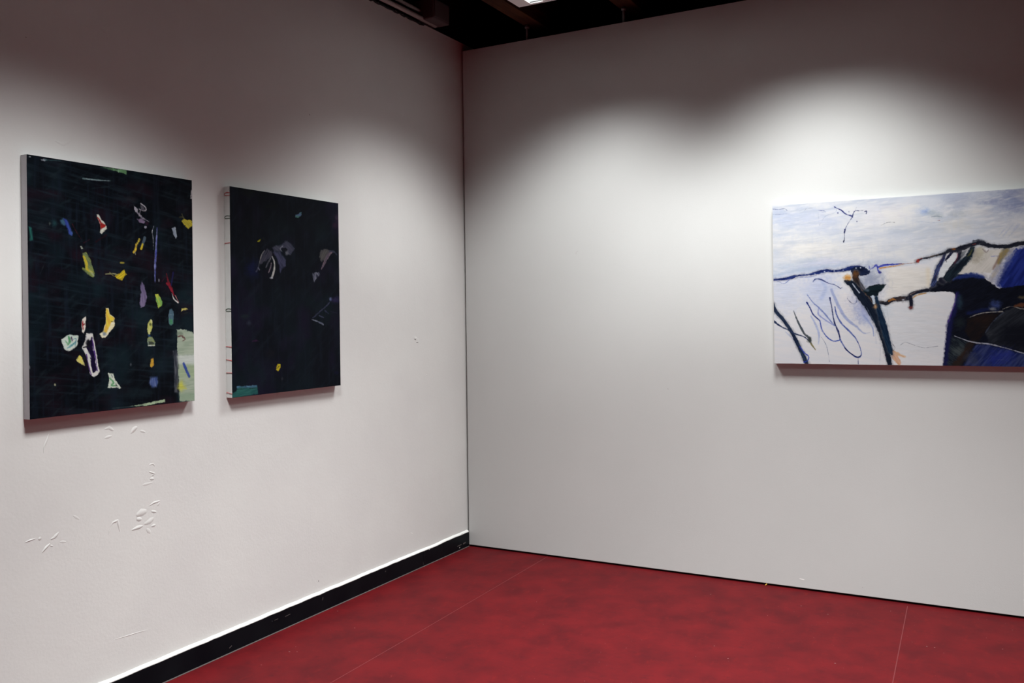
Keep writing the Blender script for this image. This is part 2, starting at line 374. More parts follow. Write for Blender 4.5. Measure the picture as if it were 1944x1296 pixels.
    def line(s, pts, wd, col, a=1.0, soft=1.0, rag=0.9, col2=None, ang=0.0, ss=1.0):
        """pts (x, y) or (x, y, width); widths in enlargement units"""
        P = s.T(pts); k = s.scale(P, pts)
        W = np.array([(p[2] if len(p) > 2 else wd) * k / 2 for p in pts]); soft = max(0.6, soft)
        # smooth the path
        if len(P) > 2:
            Q = []; WW = []
            for i in range(len(P) - 1):
                p0, p1, p2, p3 = P[max(i - 1, 0)], P[i], P[i + 1], P[min(i + 2, len(P) - 1)]
                for t in np.linspace(0, 1, 6)[:-1]:
                    Q.append(0.5 * (2 * p1 + (p2 - p0) * t + (2 * p0 - 5 * p1 + 4 * p2 - p3) * t * t + (3 * p1 - p0 - 3 * p2 + p3) * t ** 3)); WW.append(W[i] * (1 - t) + W[i + 1] * t)
            Q.append(P[-1]); WW.append(W[-1]); P = np.array(Q); W = np.array(WW)
        sl = s.box(P, W.max() + (soft if not s.halo else 6) * 1.5 + rag * 2 + 2)
        if sl is None: return
        X = s.X[sl]; Y = s.Y[sl]; D = np.full(X.shape, 1e9)
        for (ax, ay), (bx, by), wa, wb in zip(P[:-1], P[1:], W[:-1], W[1:]):
            dx, dy = bx - ax, by - ay; L = dx * dx + dy * dy + 1e-12
            t = np.clip(((X - ax) * dx + (Y - ay) * dy) / L, 0, 1); D = np.minimum(D, np.hypot(X - ax - t * dx, Y - ay - t * dy) - (wa + (wb - wa) * t))
        if s.halo and soft < 2.5 and sum(col) < 330 and W.max() > 5: s.put(sl, D - 2.5, [100 + 0.35 * v for v in col], 0.5, 5.0, 3.5, None, ang, ss)
        s.put(sl, D, col, a, soft, rag, col2, ang, ss)
    def blob(s, x, y, rx, ry, col, a=0.6, rot=0.0, col2=None, ang=0.0, hard=0.0, ss=1.0):
        c, n = math.cos(math.radians(rot)), math.sin(math.radians(rot))
        ring = [(x + rx * math.cos(t) * c - ry * math.sin(t) * n, y + rx * math.cos(t) * n + ry * math.sin(t) * c) for t in np.linspace(0, 2 * math.pi, 17)[:-1]]
        P = s.T(ring); e = P.max(0) - P.min(0); sf = max(0.8, 0.5 * min(e) * (1 - hard))
        s.poly(ring, col, a, sf, rag=max(0.6, sf * 0.6), col2=col2, ang=ang, ss=ss)
    def wash(s, sc_x, sc_y, col, lo, hi, a, seed, ang=0.0):
        ca, sa = math.cos(math.radians(ang)), math.sin(math.radians(ang)); u = s.X * ca + s.Y * sa; v = -s.X * sa + s.Y * ca
        t = np.clip((fnoise(u / sc_x, v / sc_y, seed) - lo) / (hi - lo), 0, 1)[..., None] * a
        s.img = s.img * (1 - t) + np.array(col, float) * t
    def mesh(s, name, o3, ux, vy, gain):
        """o3 top-left corner, ux / vy unit vectors to the right and down"""
        nx, ny = s.nx + 1, s.ny + 1
        co = np.array(o3)[None, None] + s.X[..., None] / s.k * np.array(ux) + s.Y[..., None] / s.k * np.array(vy)
        me = bpy.data.meshes.new(name); me.vertices.add(nx * ny); me.vertices.foreach_set('co', co.astype(np.float32).ravel())
        idx = np.arange(nx * ny).reshape(ny, nx)
        q = np.stack([idx[:-1, :-1], idx[1:, :-1], idx[1:, 1:], idx[:-1, 1:]], -1).reshape(-1, 4)
        me.loops.add(q.size); me.loops.foreach_set('vertex_index', q.ravel().astype(np.int32))
        me.polygons.add(len(q)); me.polygons.foreach_set('loop_start', np.arange(0, q.size, 4, dtype=np.int32))
        try: me.polygons.foreach_set('loop_total', np.full(len(q), 4, np.int32))
        except Exception: pass
        me.update(calc_edges=True)
        ca = me.color_attributes.new('paint', 'FLOAT_COLOR', 'POINT')
        rgba = np.ones((nx * ny, 4), np.float32); rgba[:, :3] = np.clip(lin(np.clip(s.img, 0, 255)).reshape(-1, 3) * gain, 0.0008, 0.88)
        ca.data.foreach_set('color', rgba.ravel())
        me.validate()
        return me

# ------------------------------------------------------------------ the three paintings
DEP = 0.035
def stretched(name, label, mesh, w, h, put, edge_mat, matp, edge_label=None):
    """put(u, v, d): canvas coordinates (right, down, off the wall) to the room"""
    t = empty(name, put(0, h, 0)); tag(t, label, 'painting'); org = t.location.copy()
    mesh.transform(Matrix.Translation(-org)); mesh.materials.append(matp)
    f = bpy.data.objects.new('painted_front', mesh); link(f, t)
    L = lambda u, v, d: Vector(put(u, v, d)) - org
    bm = bmesh.new()      # folded canvas sides with rounded front arris
    prof = [(0.0, 0.003), (0.0, DEP - 0.003), (0.0008, DEP - 0.001), (0.003, DEP)]
    rings = []
    for ins, d in prof:
        i_ = ins
        rings.append([bm.verts.new(L(u, v, d)) for u, v in ((i_, i_), (w - i_, i_), (w - i_, h - i_), (i_, h - i_))])
    for a, c in zip(rings[:-1], rings[1:]):
        for k in range(4): bm.faces.new((a[k], a[(k + 1) % 4], c[(k + 1) % 4], c[k]))
    bm.faces.new(rings[0][::-1]); bmesh.ops.recalc_face_normals(bm, faces=bm.faces)
    e = obj('canvas_edge', bm, edge_mat, t)
    if edge_label: e['label'] = edge_label
    bm = bmesh.new()
    for u0, v0, u1, v1 in ((0.004, 0.004, 0.044, h - 0.004), (w - 0.044, 0.004, w - 0.004, h - 0.004), (0.0442, 0.004, w - 0.0442, 0.044), (0.0442, h - 0.044, w - 0.0442, h - 0.004)):
        a = L(u0, v0, 0.0006); c = L(u1, v1, 0.0028); box(bm, [min(a[i], c[i]) for i in range(3)], [max(a[i], c[i]) for i in range(3)])
    obj('stretcher_frame', bm, M['pine'], t)
    return t, e, L

# --- larger dark painting, left
Y0, Y1, Z0, Z1 = -2.8389, -2.1392, 1.0911, 1.9836
c = Canvas([(50.2, 293.5), (366, 341), (368, 762), (57, 795)], Y1 - Y0, (Y1 - Y0, Z1 - Z0), 440, (6, 10, 17))
c.wash(70, 90, (18, 33, 40), .45, .75, .9, 11); c.wash(60, 40, (28, 15, 26), .5, .8, .8, 23); c.wash(60, 5, (26, 38, 46), .5, .85, .7, 31, 8); c.wash(6, 60, (20, 28, 40), .52, .85, .7, 37); c.wash(30, 9, (30, 42, 48), .6, .9, .6, 41, -35)
P = c.ctx(4.629, 20, 270)
P.poly([(258, 150), (290, 150), (322, 158), (300, 168), (268, 165)], (160, 164, 174)); P.line([(300, 156, 10), (380, 162, 9), (470, 168, 3)], 8, (60, 92, 96), .7)
P.blob(168, 132, 9, 6, (150, 155, 160), .9, hard=.6)
P.poly([(790, 214), (1022, 243), (1020, 280), (905, 251)], (98, 142, 98), col2=(122, 168, 124), ang=8); P.line([(948, 238), (950, 262)], 7, (160, 190, 165)); P.line([(790, 214), (900, 240)], 10, (52, 80, 66), .6)
P.line([(632, 320, 14), (700, 328, 16), (780, 334, 12), (880, 340, 3)], 10, (140, 158, 162), .9, col2=(80, 110, 112)); P.line([(700, 410, 4), (830, 395, 10), (900, 380, 3)], 6, (28, 40, 46), .7)
P.poly([(1603, 375), (1603, 492), (1588, 492), (1592, 440)], (190, 185, 188)); P.blob(1070, 500, 50, 22, (38, 38, 44), .7)
P.poly([(1082, 552), (1100, 575), (1122, 590), (1118, 625), (1098, 615), (1088, 590)], (158, 154, 164)); P.line([(1110, 615, 10), (1135, 640, 18), (1160, 668, 18), (1200, 690, 10), (1218, 702, 4)], 12, (165, 160, 170), col2=(120, 115, 130))
P.line([(1146, 540, 10), (1182, 566, 12), (1192, 596, 8), (1168, 604, 10), (1130, 588, 6)], 10, (170, 165, 172)); P.poly([(1140, 545), (1175, 570), (1185, 598), (1150, 600)], (110, 104, 116), .7); P.line([(1142, 600), (1130, 650)], 9, (150, 145, 156))
P.poly([(1110, 678), (1150, 672), (1192, 702), (1170, 716), (1130, 704)], (118, 102, 128)); P.blob(1187, 748, 12, 12, (160, 158, 172), .9, hard=.6); P.blob(1200, 715, 14, 12, (48, 22, 40), .8)
P.poly([(756, 640), (775, 638), (800, 690), (832, 718), (847, 766), (800, 810), (784, 800), (790, 740), (765, 680)], (196, 196, 186)); P.poly([(760, 662), (785, 678), (800, 708), (838, 735), (822, 756), (790, 772), (784, 728)], (160, 38, 34), col2=(120, 28, 30)); P.line([(800, 780), (835, 750)], 9, (205, 210, 195))
P.poly([(430, 692), (462, 676), (486, 720), (470, 742), (446, 725)], (58, 92, 118), .9, 3); P.poly([(466, 678), (492, 684), (520, 745), (541, 800), (537, 826), (512, 815), (488, 750)], (46, 60, 140), .95, 2, col2=(66, 92, 160), ang=65)
P.poly([(160, 748), (184, 758), (196, 868), (170, 874)], (40, 108, 98), .85, 2, col2=(24, 62, 60), ang=80); P.blob(382, 722, 22, 26, (30, 62, 66), .8); P.blob(343, 725, 9, 12, (120, 130, 120), .6)
P.line([(540, 725, 5), (575, 790, 8), (620, 860, 6)], 6, (66, 26, 32), .8); P.line([(640, 892, 8), (690, 862, 4)], 6, (70, 26, 40), .7); P.line([(840, 820), (750, 880)], 14, (34, 14, 22), .7)
P.poly([(612, 922), (624, 918), (634, 940), (620, 944)], (168, 172, 158)); P.poly([(630, 980), (664, 974), (700, 1040), (722, 1110), (737, 1160), (725, 1196), (690, 1182), (624, 1126), (622, 1104), (652, 1112), (640, 1050)], (124, 134, 70), col2=(94, 106, 78), ang=30); P.line([(640, 1010, 20), (665, 1070, 26), (668, 1118, 20), (712, 1150, 14)], 20, (188, 168, 48), .9); P.line([(690, 1130), (730, 1180)], 14, (150, 158, 130), .7)
P.line([(832, 1166, 4), (900, 1162, 9), (945, 1172, 8)], 8, (140, 140, 104)); P.line([(870, 1150), (900, 1180), (950, 1190)], 7, (120, 116, 70)); P.poly([(915, 1184), (945, 1160), (1000, 1128), (1012, 1170), (976, 1216), (940, 1206)], (214, 190, 40), 1, 1, 3, col2=(160, 138, 40), ang=-35); P.blob(980, 1066, 22, 8, (168, 152, 60), .9, hard=.4)
P.line([(1132, 858), (1114, 892)], 18, (200, 178, 62)); P.line([(1104, 905), (1098, 945), (1080, 972)], 20, (214, 184, 50), col2=(180, 150, 60)); P.line([(1092, 970), (1098, 992)], 6, (170, 165, 140))
P.line([(1180, 845, 26), (1165, 890, 24), (1154, 915, 22)], 24, (76, 92, 106), .9); P.line([(1160, 900, 16), (1148, 938, 22)], 20, (204, 178, 44))
P.line([(1260, 740, 5), (1246, 790, 7), (1254, 850, 7), (1254, 945, 3)], 6, (190, 190, 200)); P.line([(1290, 755, 6), (1284, 850, 12), (1278, 960, 18), (1270, 1100, 18), (1268, 1235, 6)], 14, (60, 68, 156), col2=(136, 140, 190), ang=90)
P.poly([(1418, 760), (1450, 744), (1468, 830), (1456, 852), (1438, 820)], (140, 150, 166), col2=(165, 172, 182), ang=70)
P.line([(1492, 660), (1520, 660), (1545, 700)], 16, (80, 76, 50), .8); P.line([(1512, 630), (1530, 680)], 8, (84, 82, 60)); P.poly([(1508, 690), (1540, 672), (1602, 688), (1602, 742), (1566, 764), (1530, 730)], (214, 194, 50), 1, 1, 3, col2=(160, 150, 60), ang=40)
P.line([(1370, 1160, 6), (1390, 1240, 20), (1420, 1292, 14)], 14, (118, 30, 42), .9); P.line([(1430, 1150), (1412, 1262)], 14, (38, 38, 96), .6); P.blob(1303, 1220, 5, 14, (150, 150, 160), .8, hard=.5); P.line([(1360, 1190), (1330, 1230)], 8, (60, 24, 40), .8)
P.line([(300, 1065), (262, 1160)], 6, (40, 44, 50), .7); P.blob(180, 1060, 20, 60, (18, 30, 36), .8)
P = c.ctx(4.468, 20, 540)
P.poly([(1112, -24), (1132, 10), (1156, 110), (1136, 190), (1100, 208), (1090, 160), (1104, 80), (1100, 10)], (122, 110, 142), col2=(96, 86, 118), ang=80)
P.line([(1326, -6, 18), (1368, 60, 20), (1386, 100, 8)], 16, (130, 30, 46)); P.line([(1368, 85, 5), (1386, 132, 9), (1420, 160, 12)], 9, (206, 202, 198)); P.line([(1396, 100, 4), (1424, 156, 6)], 6, (190, 120, 120))
P.poly([(1225, 90), (1250, 84), (1286, 150), (1280, 190), (1250, 208), (1234, 150)], (186, 188, 70), col2=(108, 164, 90), ang=60); P.poly([(1448, 208), (1500, 204), (1509, 222), (1466, 226), (1446, 238)], (188, 178, 60), col2=(220, 205, 120)); P.line([(1450, 258), (1500, 245)], 6, (50, 50, 40), .7)
P.poly([(1344, 220), (1366, 212), (1383, 240), (1379, 340), (1360, 356), (1340, 345), (1336, 270)], (88, 114, 130), col2=(70, 96, 112), ang=85); P.poly([(1345, 300), (1372, 305), (1374, 340), (1350, 350)], (72, 142, 92), .8, 3); P.line([(1338, 265), (1380, 262)], 4, (150, 165, 170), .7)
P.poly([(804, 204), (828, 204), (840, 255), (880, 290), (880, 360), (800, 456), (770, 458), (751, 425), (775, 410), (800, 345), (806, 270)], (222, 212, 168), col2=(230, 224, 200)); P.poly([(806, 212), (824, 216), (840, 270), (876, 294), (848, 335), (806, 420), (780, 408), (804, 340)], (222, 198, 62), .95, col2=(214, 170, 60), ang=70); P.blob(790, 424, 14, 16, (96, 110, 130), .8); P.line([(850, 320), (880, 322)], 5, (120, 110, 50))
P.poly([(604, 300), (636, 276), (633, 370), (618, 421), (602, 410), (597, 340)], (212, 206, 196)); P.line([(610, 318, 8), (608, 352, 12), (614, 386, 7)], 10, (148, 42, 46)); P.line([(625, 340), (610, 352)], 7, (120, 40, 44))
P.poly([(426, 470), (500, 428), (573, 440), (560, 530), (488, 573), (458, 555), (436, 515)], (188, 204, 194), col2=(206, 212, 204)); P.line([(490, 450, 14), (500, 490, 22), (482, 520, 8)], 16, (74, 140, 92), .9); P.line([(462, 480), (486, 515)], 12, (110, 160, 120), .9); P.line([(478, 545, 8), (515, 520, 18), (552, 490, 6)], 14, (60, 128, 140), .9); P.line([(512, 455), (520, 480)], 14, (60, 44, 70), .8); P.line([(530, 470), (552, 466), (545, 520)], 8, (86, 130, 140), .8)
P.poly([(640, 420), (692, 419), (722, 560), (749, 740), (736, 770), (700, 789), (668, 760), (650, 650), (626, 590), (602, 540), (624, 490)], (210, 210, 206)); P.poly([(672, 480), (688, 446), (700, 560), (726, 730), (696, 756), (680, 700), (672, 610), (640, 540), (650, 490)], (20, 12, 44)); P.line([(688, 460, 8), (704, 560, 10), (722, 660, 8), (732, 735, 6)], 9, (78, 44, 124)); P.line([(640, 600, 10), (655, 680, 8), (680, 770, 6)], 7, (74, 40, 110), .9)
P.blob(655, 500, 18, 26, (14, 14, 20), .95, hard=.5); P.line([(612, 540), (660, 530), (672, 560)], 12, (24, 24, 30)); P.line([(630, 480), (640, 450)], 8, (150, 150, 160)); P.line([(660, 600), (674, 640)], 16, (200, 202, 198)); P.line([(672, 625), (680, 640)], 7, (20, 18, 30))
P.poly([(582, 600), (606, 626), (625, 692), (604, 684), (549, 645)], (206, 198, 128), col2=(222, 205, 70), ang=50)
P.poly([(824, 755), (866, 758), (880, 810), (931, 880), (917, 891), (890, 878), (817, 880), (830, 820)], (212, 218, 204), col2=(190, 202, 186)); P.line([(838, 800), (868, 835), (850, 858), (884, 862)], 14, (92, 152, 104), .9); P.line([(850, 770), (858, 790)], 7, (120, 124, 130)); P.poly([(885, 840), (905, 868), (886, 866)], (24, 26, 34))
P.poly([(1186, 300), (1199, 312), (1196, 380), (1182, 430), (1166, 442), (1154, 390), (1160, 340)], (184, 186, 92), col2=(206, 204, 150), ang=80); P.blob(1182, 345, 6, 12, (60, 70, 40), .8); P.line([(1168, 435), (1186, 465)], 18, (40, 70, 112), .9); P.poly([(1164, 452), (1196, 450), (1226, 500), (1221, 526), (1164, 529), (1153, 490)], (140, 150, 96), col2=(110, 124, 112)); P.poly([(1168, 490), (1200, 492), (1214, 512), (1168, 516)], (54, 60, 52), .9); P.line([(1160, 524), (1218, 524)], 7, (196, 200, 190))
P.poly([(1184, 640), (1206, 629), (1209, 690), (1190, 716), (1179, 700)], (212, 174, 52), col2=(190, 140, 60)); P.poly([(1180, 795), (1235, 785), (1246, 830), (1232, 872), (1196, 876), (1172, 840)], (66, 86, 148), .85, 4, 2, col2=(110, 126, 176), ang=80); P.blob(375, 850, 8, 11, (170, 168, 138), .9, hard=.5); P.blob(1015, 685, 6, 12, (120, 122, 130), .7)
P.poly([(1376, 570), (1416, 556), (1428, 925), (1386, 920)], (96, 98, 106), .85, 3, 2, col2=(40, 44, 54), ang=90)
P.poly([(1408, 390), (1480, 388), (1530, 408), (1562, 432), (1562, 990), (1428, 996), (1424, 900), (1412, 560)], (150, 165, 146), 1, 1, 2, col2=(166, 178, 160)); P.poly([(1416, 610), (1562, 600), (1562, 685), (1420, 692)], (198, 204, 200), .9, 5, 3); P.poly([(1422, 692), (1562, 686), (1562, 800), (1426, 800)], (156, 174, 134), .6, 8); P.poly([(1424, 930), (1562, 925), (1562, 990), (1428, 996)], (138, 160, 136), .7, 6)
P.line([(1420, 452, 8), (1450, 445, 16), (1478, 470, 10), (1455, 488, 8)], 12, (92, 54, 54), .9, rag=2); P.blob(1435, 425, 26, 14, (110, 122, 106), .7); P.line([(1464, 680), (1510, 785)], 24, (56, 76, 150)); P.blob(1445, 866, 26, 34, (196, 194, 72), .85); P.line([(1455, 880), (1485, 890)], 8, (190, 190, 90), .8)
P.poly([(1302, 977), (1306, 1003), (1130, 1031), (1005, 1037), (1150, 1010)], (164, 184, 152)); P.line([(860, 1052), (960, 1042), (1040, 1034)], 5, (60, 72, 74), .7); P.blob(1060, 930, 120, 40, (20, 32, 38), .7); P.line([(160, 690), (164, 715)], 6, (140, 145, 150), .8)
me = c.mesh('painted_front', (DEP, Y0, Z1), (0, 1, 0), (0, 0, -1), 0.74)
stretched('painting', 'larger dark abstract painting scattered with yellow, white and red scraps, at the far left', me, Y1 - Y0, Z1 - Z0,
          lambda u, v, d: (d, Y0 + u, Z1 - v), M['primed_grey'], M['paint_dark'], 'grey unpainted canvas side')

# --- smaller dark painting beside it
Y0, Y1, Z0, Z1 = -1.9374, -1.2268, 1.0848, 1.9841
c = Canvas([(434.6, 354.5), (641.8, 385), (646.9, 730), (442.2, 755)], Y1 - Y0, (Y1 - Y0, Z1 - Z0), 380, (9, 14, 23))
c.wash(80, 90, (15, 27, 34), .45, .8, .8, 71); c.wash(60, 60, (24, 19, 40), .5, .8, .8, 83); c.wash(6, 50, (22, 29, 42), .52, .85, .6, 91); c.wash(40, 8, (24, 32, 42), .58, .9, .6, 97, -40)
P = c.ctx(5.636, 400, 330)
P.poly([(905, 440), (935, 432), (968, 406), (968, 450), (932, 468), (905, 462)], (72, 132, 104), .9, 1, 2, col2=(96, 120, 156)); P.poly([(495, 726), (538, 698), (522, 726), (500, 736)], (150, 145, 32)); P.blob(560, 695, 12, 14, (30, 36, 32), .8)
P.poly([(656, 790), (700, 770), (750, 764), (800, 714), (860, 750), (898, 800), (852, 872), (800, 862), (790, 820), (760, 790), (742, 832), (680, 842)], (60, 62, 82), .95, 2, 2, col2=(80, 82, 98), ang=30); P.poly([(765, 795), (800, 790), (820, 815), (806, 836), (780, 822)], (16, 20, 30)); P.blob(812, 846, 14, 20, (116, 118, 124), .85); P.line([(770, 775, 6), (742, 800, 10), (760, 835, 6)], 8, (122, 124, 138))
P.poly([(666, 840), (740, 836), (802, 920), (803, 990), (762, 1012), (742, 1062), (730, 980), (700, 900)], (56, 58, 84), .95, 3, 2, col2=(74, 76, 104), ang=55)
P.poly([(556, 850), (600, 808), (652, 830), (658, 880), (600, 930), (550, 962), (520, 985), (530, 920)], (58, 58, 74), .95, 2, 2, col2=(76, 74, 86), ang=-55); P.line([(612, 812, 5), (600, 850, 10), (585, 870, 4)], 8, (14, 18, 28)); P.line([(574, 824, 10), (540, 880, 14), (516, 970, 12), (508, 1012, 12), (484, 1052, 14)], 12, (142, 140, 138), col2=(110, 108, 116), ang=-60); P.line([(508, 1010), (520, 1030)], 14, (110, 110, 125))
P.line([(656, 884, 6), (618, 945, 18), (590, 1005, 12)], 14, (108, 108, 114), col2=(80, 80, 92), ang=-60); P.line([(656, 888, 8), (682, 960, 24), (676, 1040, 24), (654, 1112, 20)], 20, (150, 150, 156), col2=(196, 194, 188), ang=80); P.line([(648, 960, 14), (640, 1000, 16), (618, 1060, 10)], 12, (120, 106, 116)); P.blob(648, 1118, 20, 9, (190, 192, 200), .9, hard=.4); P.line([(690, 940), (695, 1060)], 8, (40, 50, 46), .8)
P.poly([(1178, 812), (1230, 800), (1302, 830), (1252, 870), (1222, 920), (1180, 942), (1158, 880)], (72, 70, 74), .95, 2, 2, col2=(90, 88, 86), ang=-50); P.line([(1300, 828, 14), (1252, 880, 30), (1212, 960, 26), (1186, 1016, 12)], 24, (88, 78, 92), col2=(136, 112, 122), ang=-60); P.line([(1270, 826), (1320, 832), (1345, 862)], 18, (58, 60, 78), .9)
P.poly([(1086, 1060), (1130, 1050), (1166, 1046), (1162, 1092), (1120, 1130), (1106, 1158), (1090, 1110)], (40, 42, 60), .95, 2, 2, col2=(128, 130, 146), ang=62, ss=.7)
P.blob(440, 1020, 60, 85, (17, 23, 58), .9); P.blob(1352, 470, 26, 40, (62, 48, 66), .8); P.blob(1336, 545, 34, 30, (52, 30, 50), .7); P.blob(400, 200, 60, 40, (20, 28, 28), .7); P.line([(590, 350), (700, 345)], 30, (13, 20, 22), .8); P.blob(1100, 560, 140, 60, (12, 20, 26), .7)
P = c.ctx(5.4, 400, 550)
P.line([(1048, 288, 8), (1120, 222, 12), (1190, 160, 12), (1244, 96, 8)], 11, (58, 60, 84), .9, rag=2); P.line([(1036, 303, 6), (1095, 324, 14), (1154, 353, 14)], 13, (90, 94, 116), col2=(120, 124, 140)); P.line([(1112, 262), (1160, 284)], 11, (62, 64, 88)); P.line([(1172, 212), (1206, 242)], 12, (48, 50, 74)); P.line([(1230, 220), (1290, 236)], 9, (40, 38, 58), .8); P.blob(1230, 97, 12, 16, (112, 124, 166), .9); P.blob(1282, 100, 40, 32, (46, 40, 78), .85)
P.blob(345, 276, 34, 24, (28, 38, 42), .8); P.blob(395, 346, 20, 20, (42, 46, 60), .8); P.line([(428, 532, 8), (465, 524, 18), (500, 530, 4)], 12, (52, 26, 56), .9); P.blob(760, 560, 40, 70, (26, 22, 42), .6, 20); P.blob(830, 500, 18, 40, (26, 24, 40), .7, 30); P.blob(735, 910, 8, 14, (52, 50, 56), .8); P.blob(1290, 845, 24, 14, (20, 22, 48), .7); P.blob(610, 660, 50, 40, (20, 20, 28), .7)
P.poly([(680, 778), (690, 758), (716, 765), (719, 798), (692, 832), (676, 818)], (204, 188, 40), 1, 1, 2, col2=(170, 150, 40)); P.line([(705, 780), (690, 800)], 7, (24, 20, 30)); P.blob(668, 798, 10, 14, (44, 30, 56), .7)
P.poly([(276, 998), (482, 984), (492, 1066), (225, 1108), (222, 1060), (270, 1040)], (34, 84, 84), .95, 2, 1, col2=(46, 102, 96), ang=-6); P.poly([(274, 990), (300, 984), (480, 978), (480, 998), (400, 1004), (276, 1008)], (92, 132, 162), .95, 1, 2, col2=(60, 96, 120)); P.line([(365, 980), (368, 1000)], 8, (18, 24, 34)); P.line([(276, 1018), (480, 1004)], 5, (20, 40, 48), .8)
P.poly([(205, 660), (218, 660), (222, 800), (216, 800)], (120, 26, 36), .6)
me = c.mesh('painted_front', (DEP, Y0, Z1), (0, 1, 0), (0, 0, -1), 0.70)
t, edge, L = stretched('painting', 'smaller dark abstract painting with a grey figure, nearer the corner', me, Y1 - Y0, Z1 - Z0,
          lambda u, v, d: (d, Y0 + u, Z1 - v), M['primed'], M['paint_dark'], 'white canvas side crossed by red and green threads')
H = Z1 - Z0
def thread(v, mat, loop=0.0, skew=0.0):
    bm = bmesh.new()
    q = lambda d, dv, o=0.0012: L(-o, v + dv, d)
    if loop: pts = [q(0.036, 0), q(0.020, -loop * .3), q(0.009, 0), q(0.005, loop * .5), q(0.009, loop), q(0.022, loop * 1.1), q(0.036, loop)]
    else: pts = [q(0.036, 0), q(0.024, skew * .4), q(0.012, skew), q(0.003, skew * 1.2)]
    tube(bm, pts, 0.0011, 6); obj('thread', bm, mat, edge)
px = lambda y: (y - 354.5) / (755 - 354.5) * H
thread(px(367), M['thread_red'], 0.010); thread(px(411), M['thread_green'], 0.009); thread(px(461.5), M['thread_red'], 0, 0.001); thread(px(587), M['thread_green'], 0.0085)
thread(px(659), M['thread_red'], 0, -0.002); thread(px(684.5), M['thread_red'], 0, -0.003); thread(px(708), M['thread_red'], 0, 0.0); thread(px(747.5), M['thread_red'], 0, -0.004)

# --- pale landscape on the panel (runs on beyond the frame)
X0, Z0, Z1, W3 = 1.8841, 1.1539, 1.9619, 1.55
xr = on_plane(1944, 540, 1, -DEP).x
c = Canvas([(1466, 388.5), (1944, 359), (1944, 696.5), (1471, 690)], xr - X0, (W3, Z1 - Z0), 1000, (216, 221, 231))
P = c.ctx(6.4808, 1440, 340)
for b_ in ((300, 450, 300, 150, (198, 207, 230), .8), (850, 470, 240, 160, (203, 210, 232), .7), (420, 850, 520, 110, (237, 235, 231), .85), (1150, 890, 560, 120, (231, 230, 229), .8), (1350, 600, 240, 200, (227, 227, 231), .7), (1500, 420, 250, 120, (229, 228, 233), .7),
           (400, 1080, 330, 60, (192, 204, 222), .85, -10), (900, 1030, 420, 50, (203, 208, 230), .8, -5), (300, 1000, 260, 40, (226, 228, 232), .7)): P.blob(*b_)
T = c.ctx(6.4808, 1684, 340)
T.poly([(780, 225), (5200, -250), (5200, 500), (1685, 440), (1450, 400), (1250, 350), (1050, 380), (850, 420), (700, 330)], (176, 184, 205), .85, 26, 14, col2=(190, 196, 212), ang=-8, ss=3)
for b_ in ((1480, 320, 270, 110, (148, 158, 192), .85), (1640, 230, 200, 100, (142, 152, 188), .85), (2100, 260, 400, 160, (160, 168, 196), .7), (900, 240, 130, 70, (186, 192, 210), .7), (420, 395, 110, 36, (150, 174, 226), .85, 6), (470, 430, 50, 18, (130, 164, 232), .6, 12), (600, 440, 100, 30, (150, 166, 180), .8, 12), (920, 430, 160, 36, (158, 168, 186), .8, -4),
           (150, 420, 230, 110, (229, 227, 232), .7), (850, 620, 800, 80, (207, 210, 216), .7), (880, 550, 170, 90, (213, 211, 206), .6), (1430, 520, 270, 120, (202, 204, 213), .7, 20), (1150, 420, 120, 60, (214, 210, 212), .6), (600, 800, 700, 90, (214, 217, 226), .6, -4), (1900, 600, 400, 130, (206, 208, 216), .6), (1560, 700, 200, 50, (212, 212, 212), .6)): T.blob(*b_)
c.wash(110, 30, (184, 194, 216), .48, .8, .55, 131, -6); c.wash(60, 26, (238, 237, 234), .5, .8, .6, 161, 12); c.wash(90, 9, (186, 195, 214), .55, .85, .5, 141, -4); c.wash(34, 8, (240, 239, 236), .56, .85, .5, 151, -10); c.wash(9, 40, (204, 211, 226), .58, .9, .35, 157)
for a_ in (((1440, 710), (1570, 560)), ((1500, 730), (1650, 560)), ((1390, 700), (1480, 600)), ((1560, 640), (1620, 560))): T.line(a_, 14, (176, 186, 216), .5, 2, 2)
T.line([(560, 470, 4), (620, 460, 14), (690, 470, 4)], 8, (132, 146, 156), .7); T.line([(640, 515), (665, 512)], 6, (150, 90, 90), .7); T.line([(380, 520), (600, 540), (740, 520)], 4, (170, 182, 214), .6)
# fields under the skyline
P = c.ctx(6.4808, 1440, 340)
P.poly([(150, 1250), (420, 1215), (640, 1180), (1050, 1130), (1400, 1130), (1700, 1085), (2080, 1040), (2320, 920), (2640, 840), (6200, 620), (6200, 2400), (150, 2400)], (231, 230, 233), 1, 3, 1, col2=(225, 227, 233), ang=10, ss=2.5)
c.ctx(4.9846, 1684, 500).poly([(0, 60), (120, 40), (420, 60), (470, 160), (380, 255), (210, 300), (60, 345), (0, 360)], (231, 227, 220), .8, 12, 4); P = c.ctx(4.9846, 1684, 500); P.line([(395, 60), (400, 220)], 26, (232, 214, 180), .5, 8); P.blob(280, 640, 260, 260, (221, 225, 231), .6)
B = c.ctx(4.9846, 1440, 500)
for b_ in ((260, 260, 150, 180, (207, 214, 234), .8), (600, 240, 130, 130, (190, 200, 232), .9), (470, 280, 50, 60, (206, 214, 236), .6), (640, 400, 100, 200, (206, 214, 236), .8, -20), (980, 420, 90, 120, (140, 154, 206), .9, -25), (1030, 500, 60, 60, (176, 186, 220), .7), (1060, 160, 120, 110, (156, 164, 186), .95), (850, 400, 120, 140, (226, 222, 224), .6), (1200, 450, 60, 60, (205, 216, 228), .7)): B.blob(*b_)
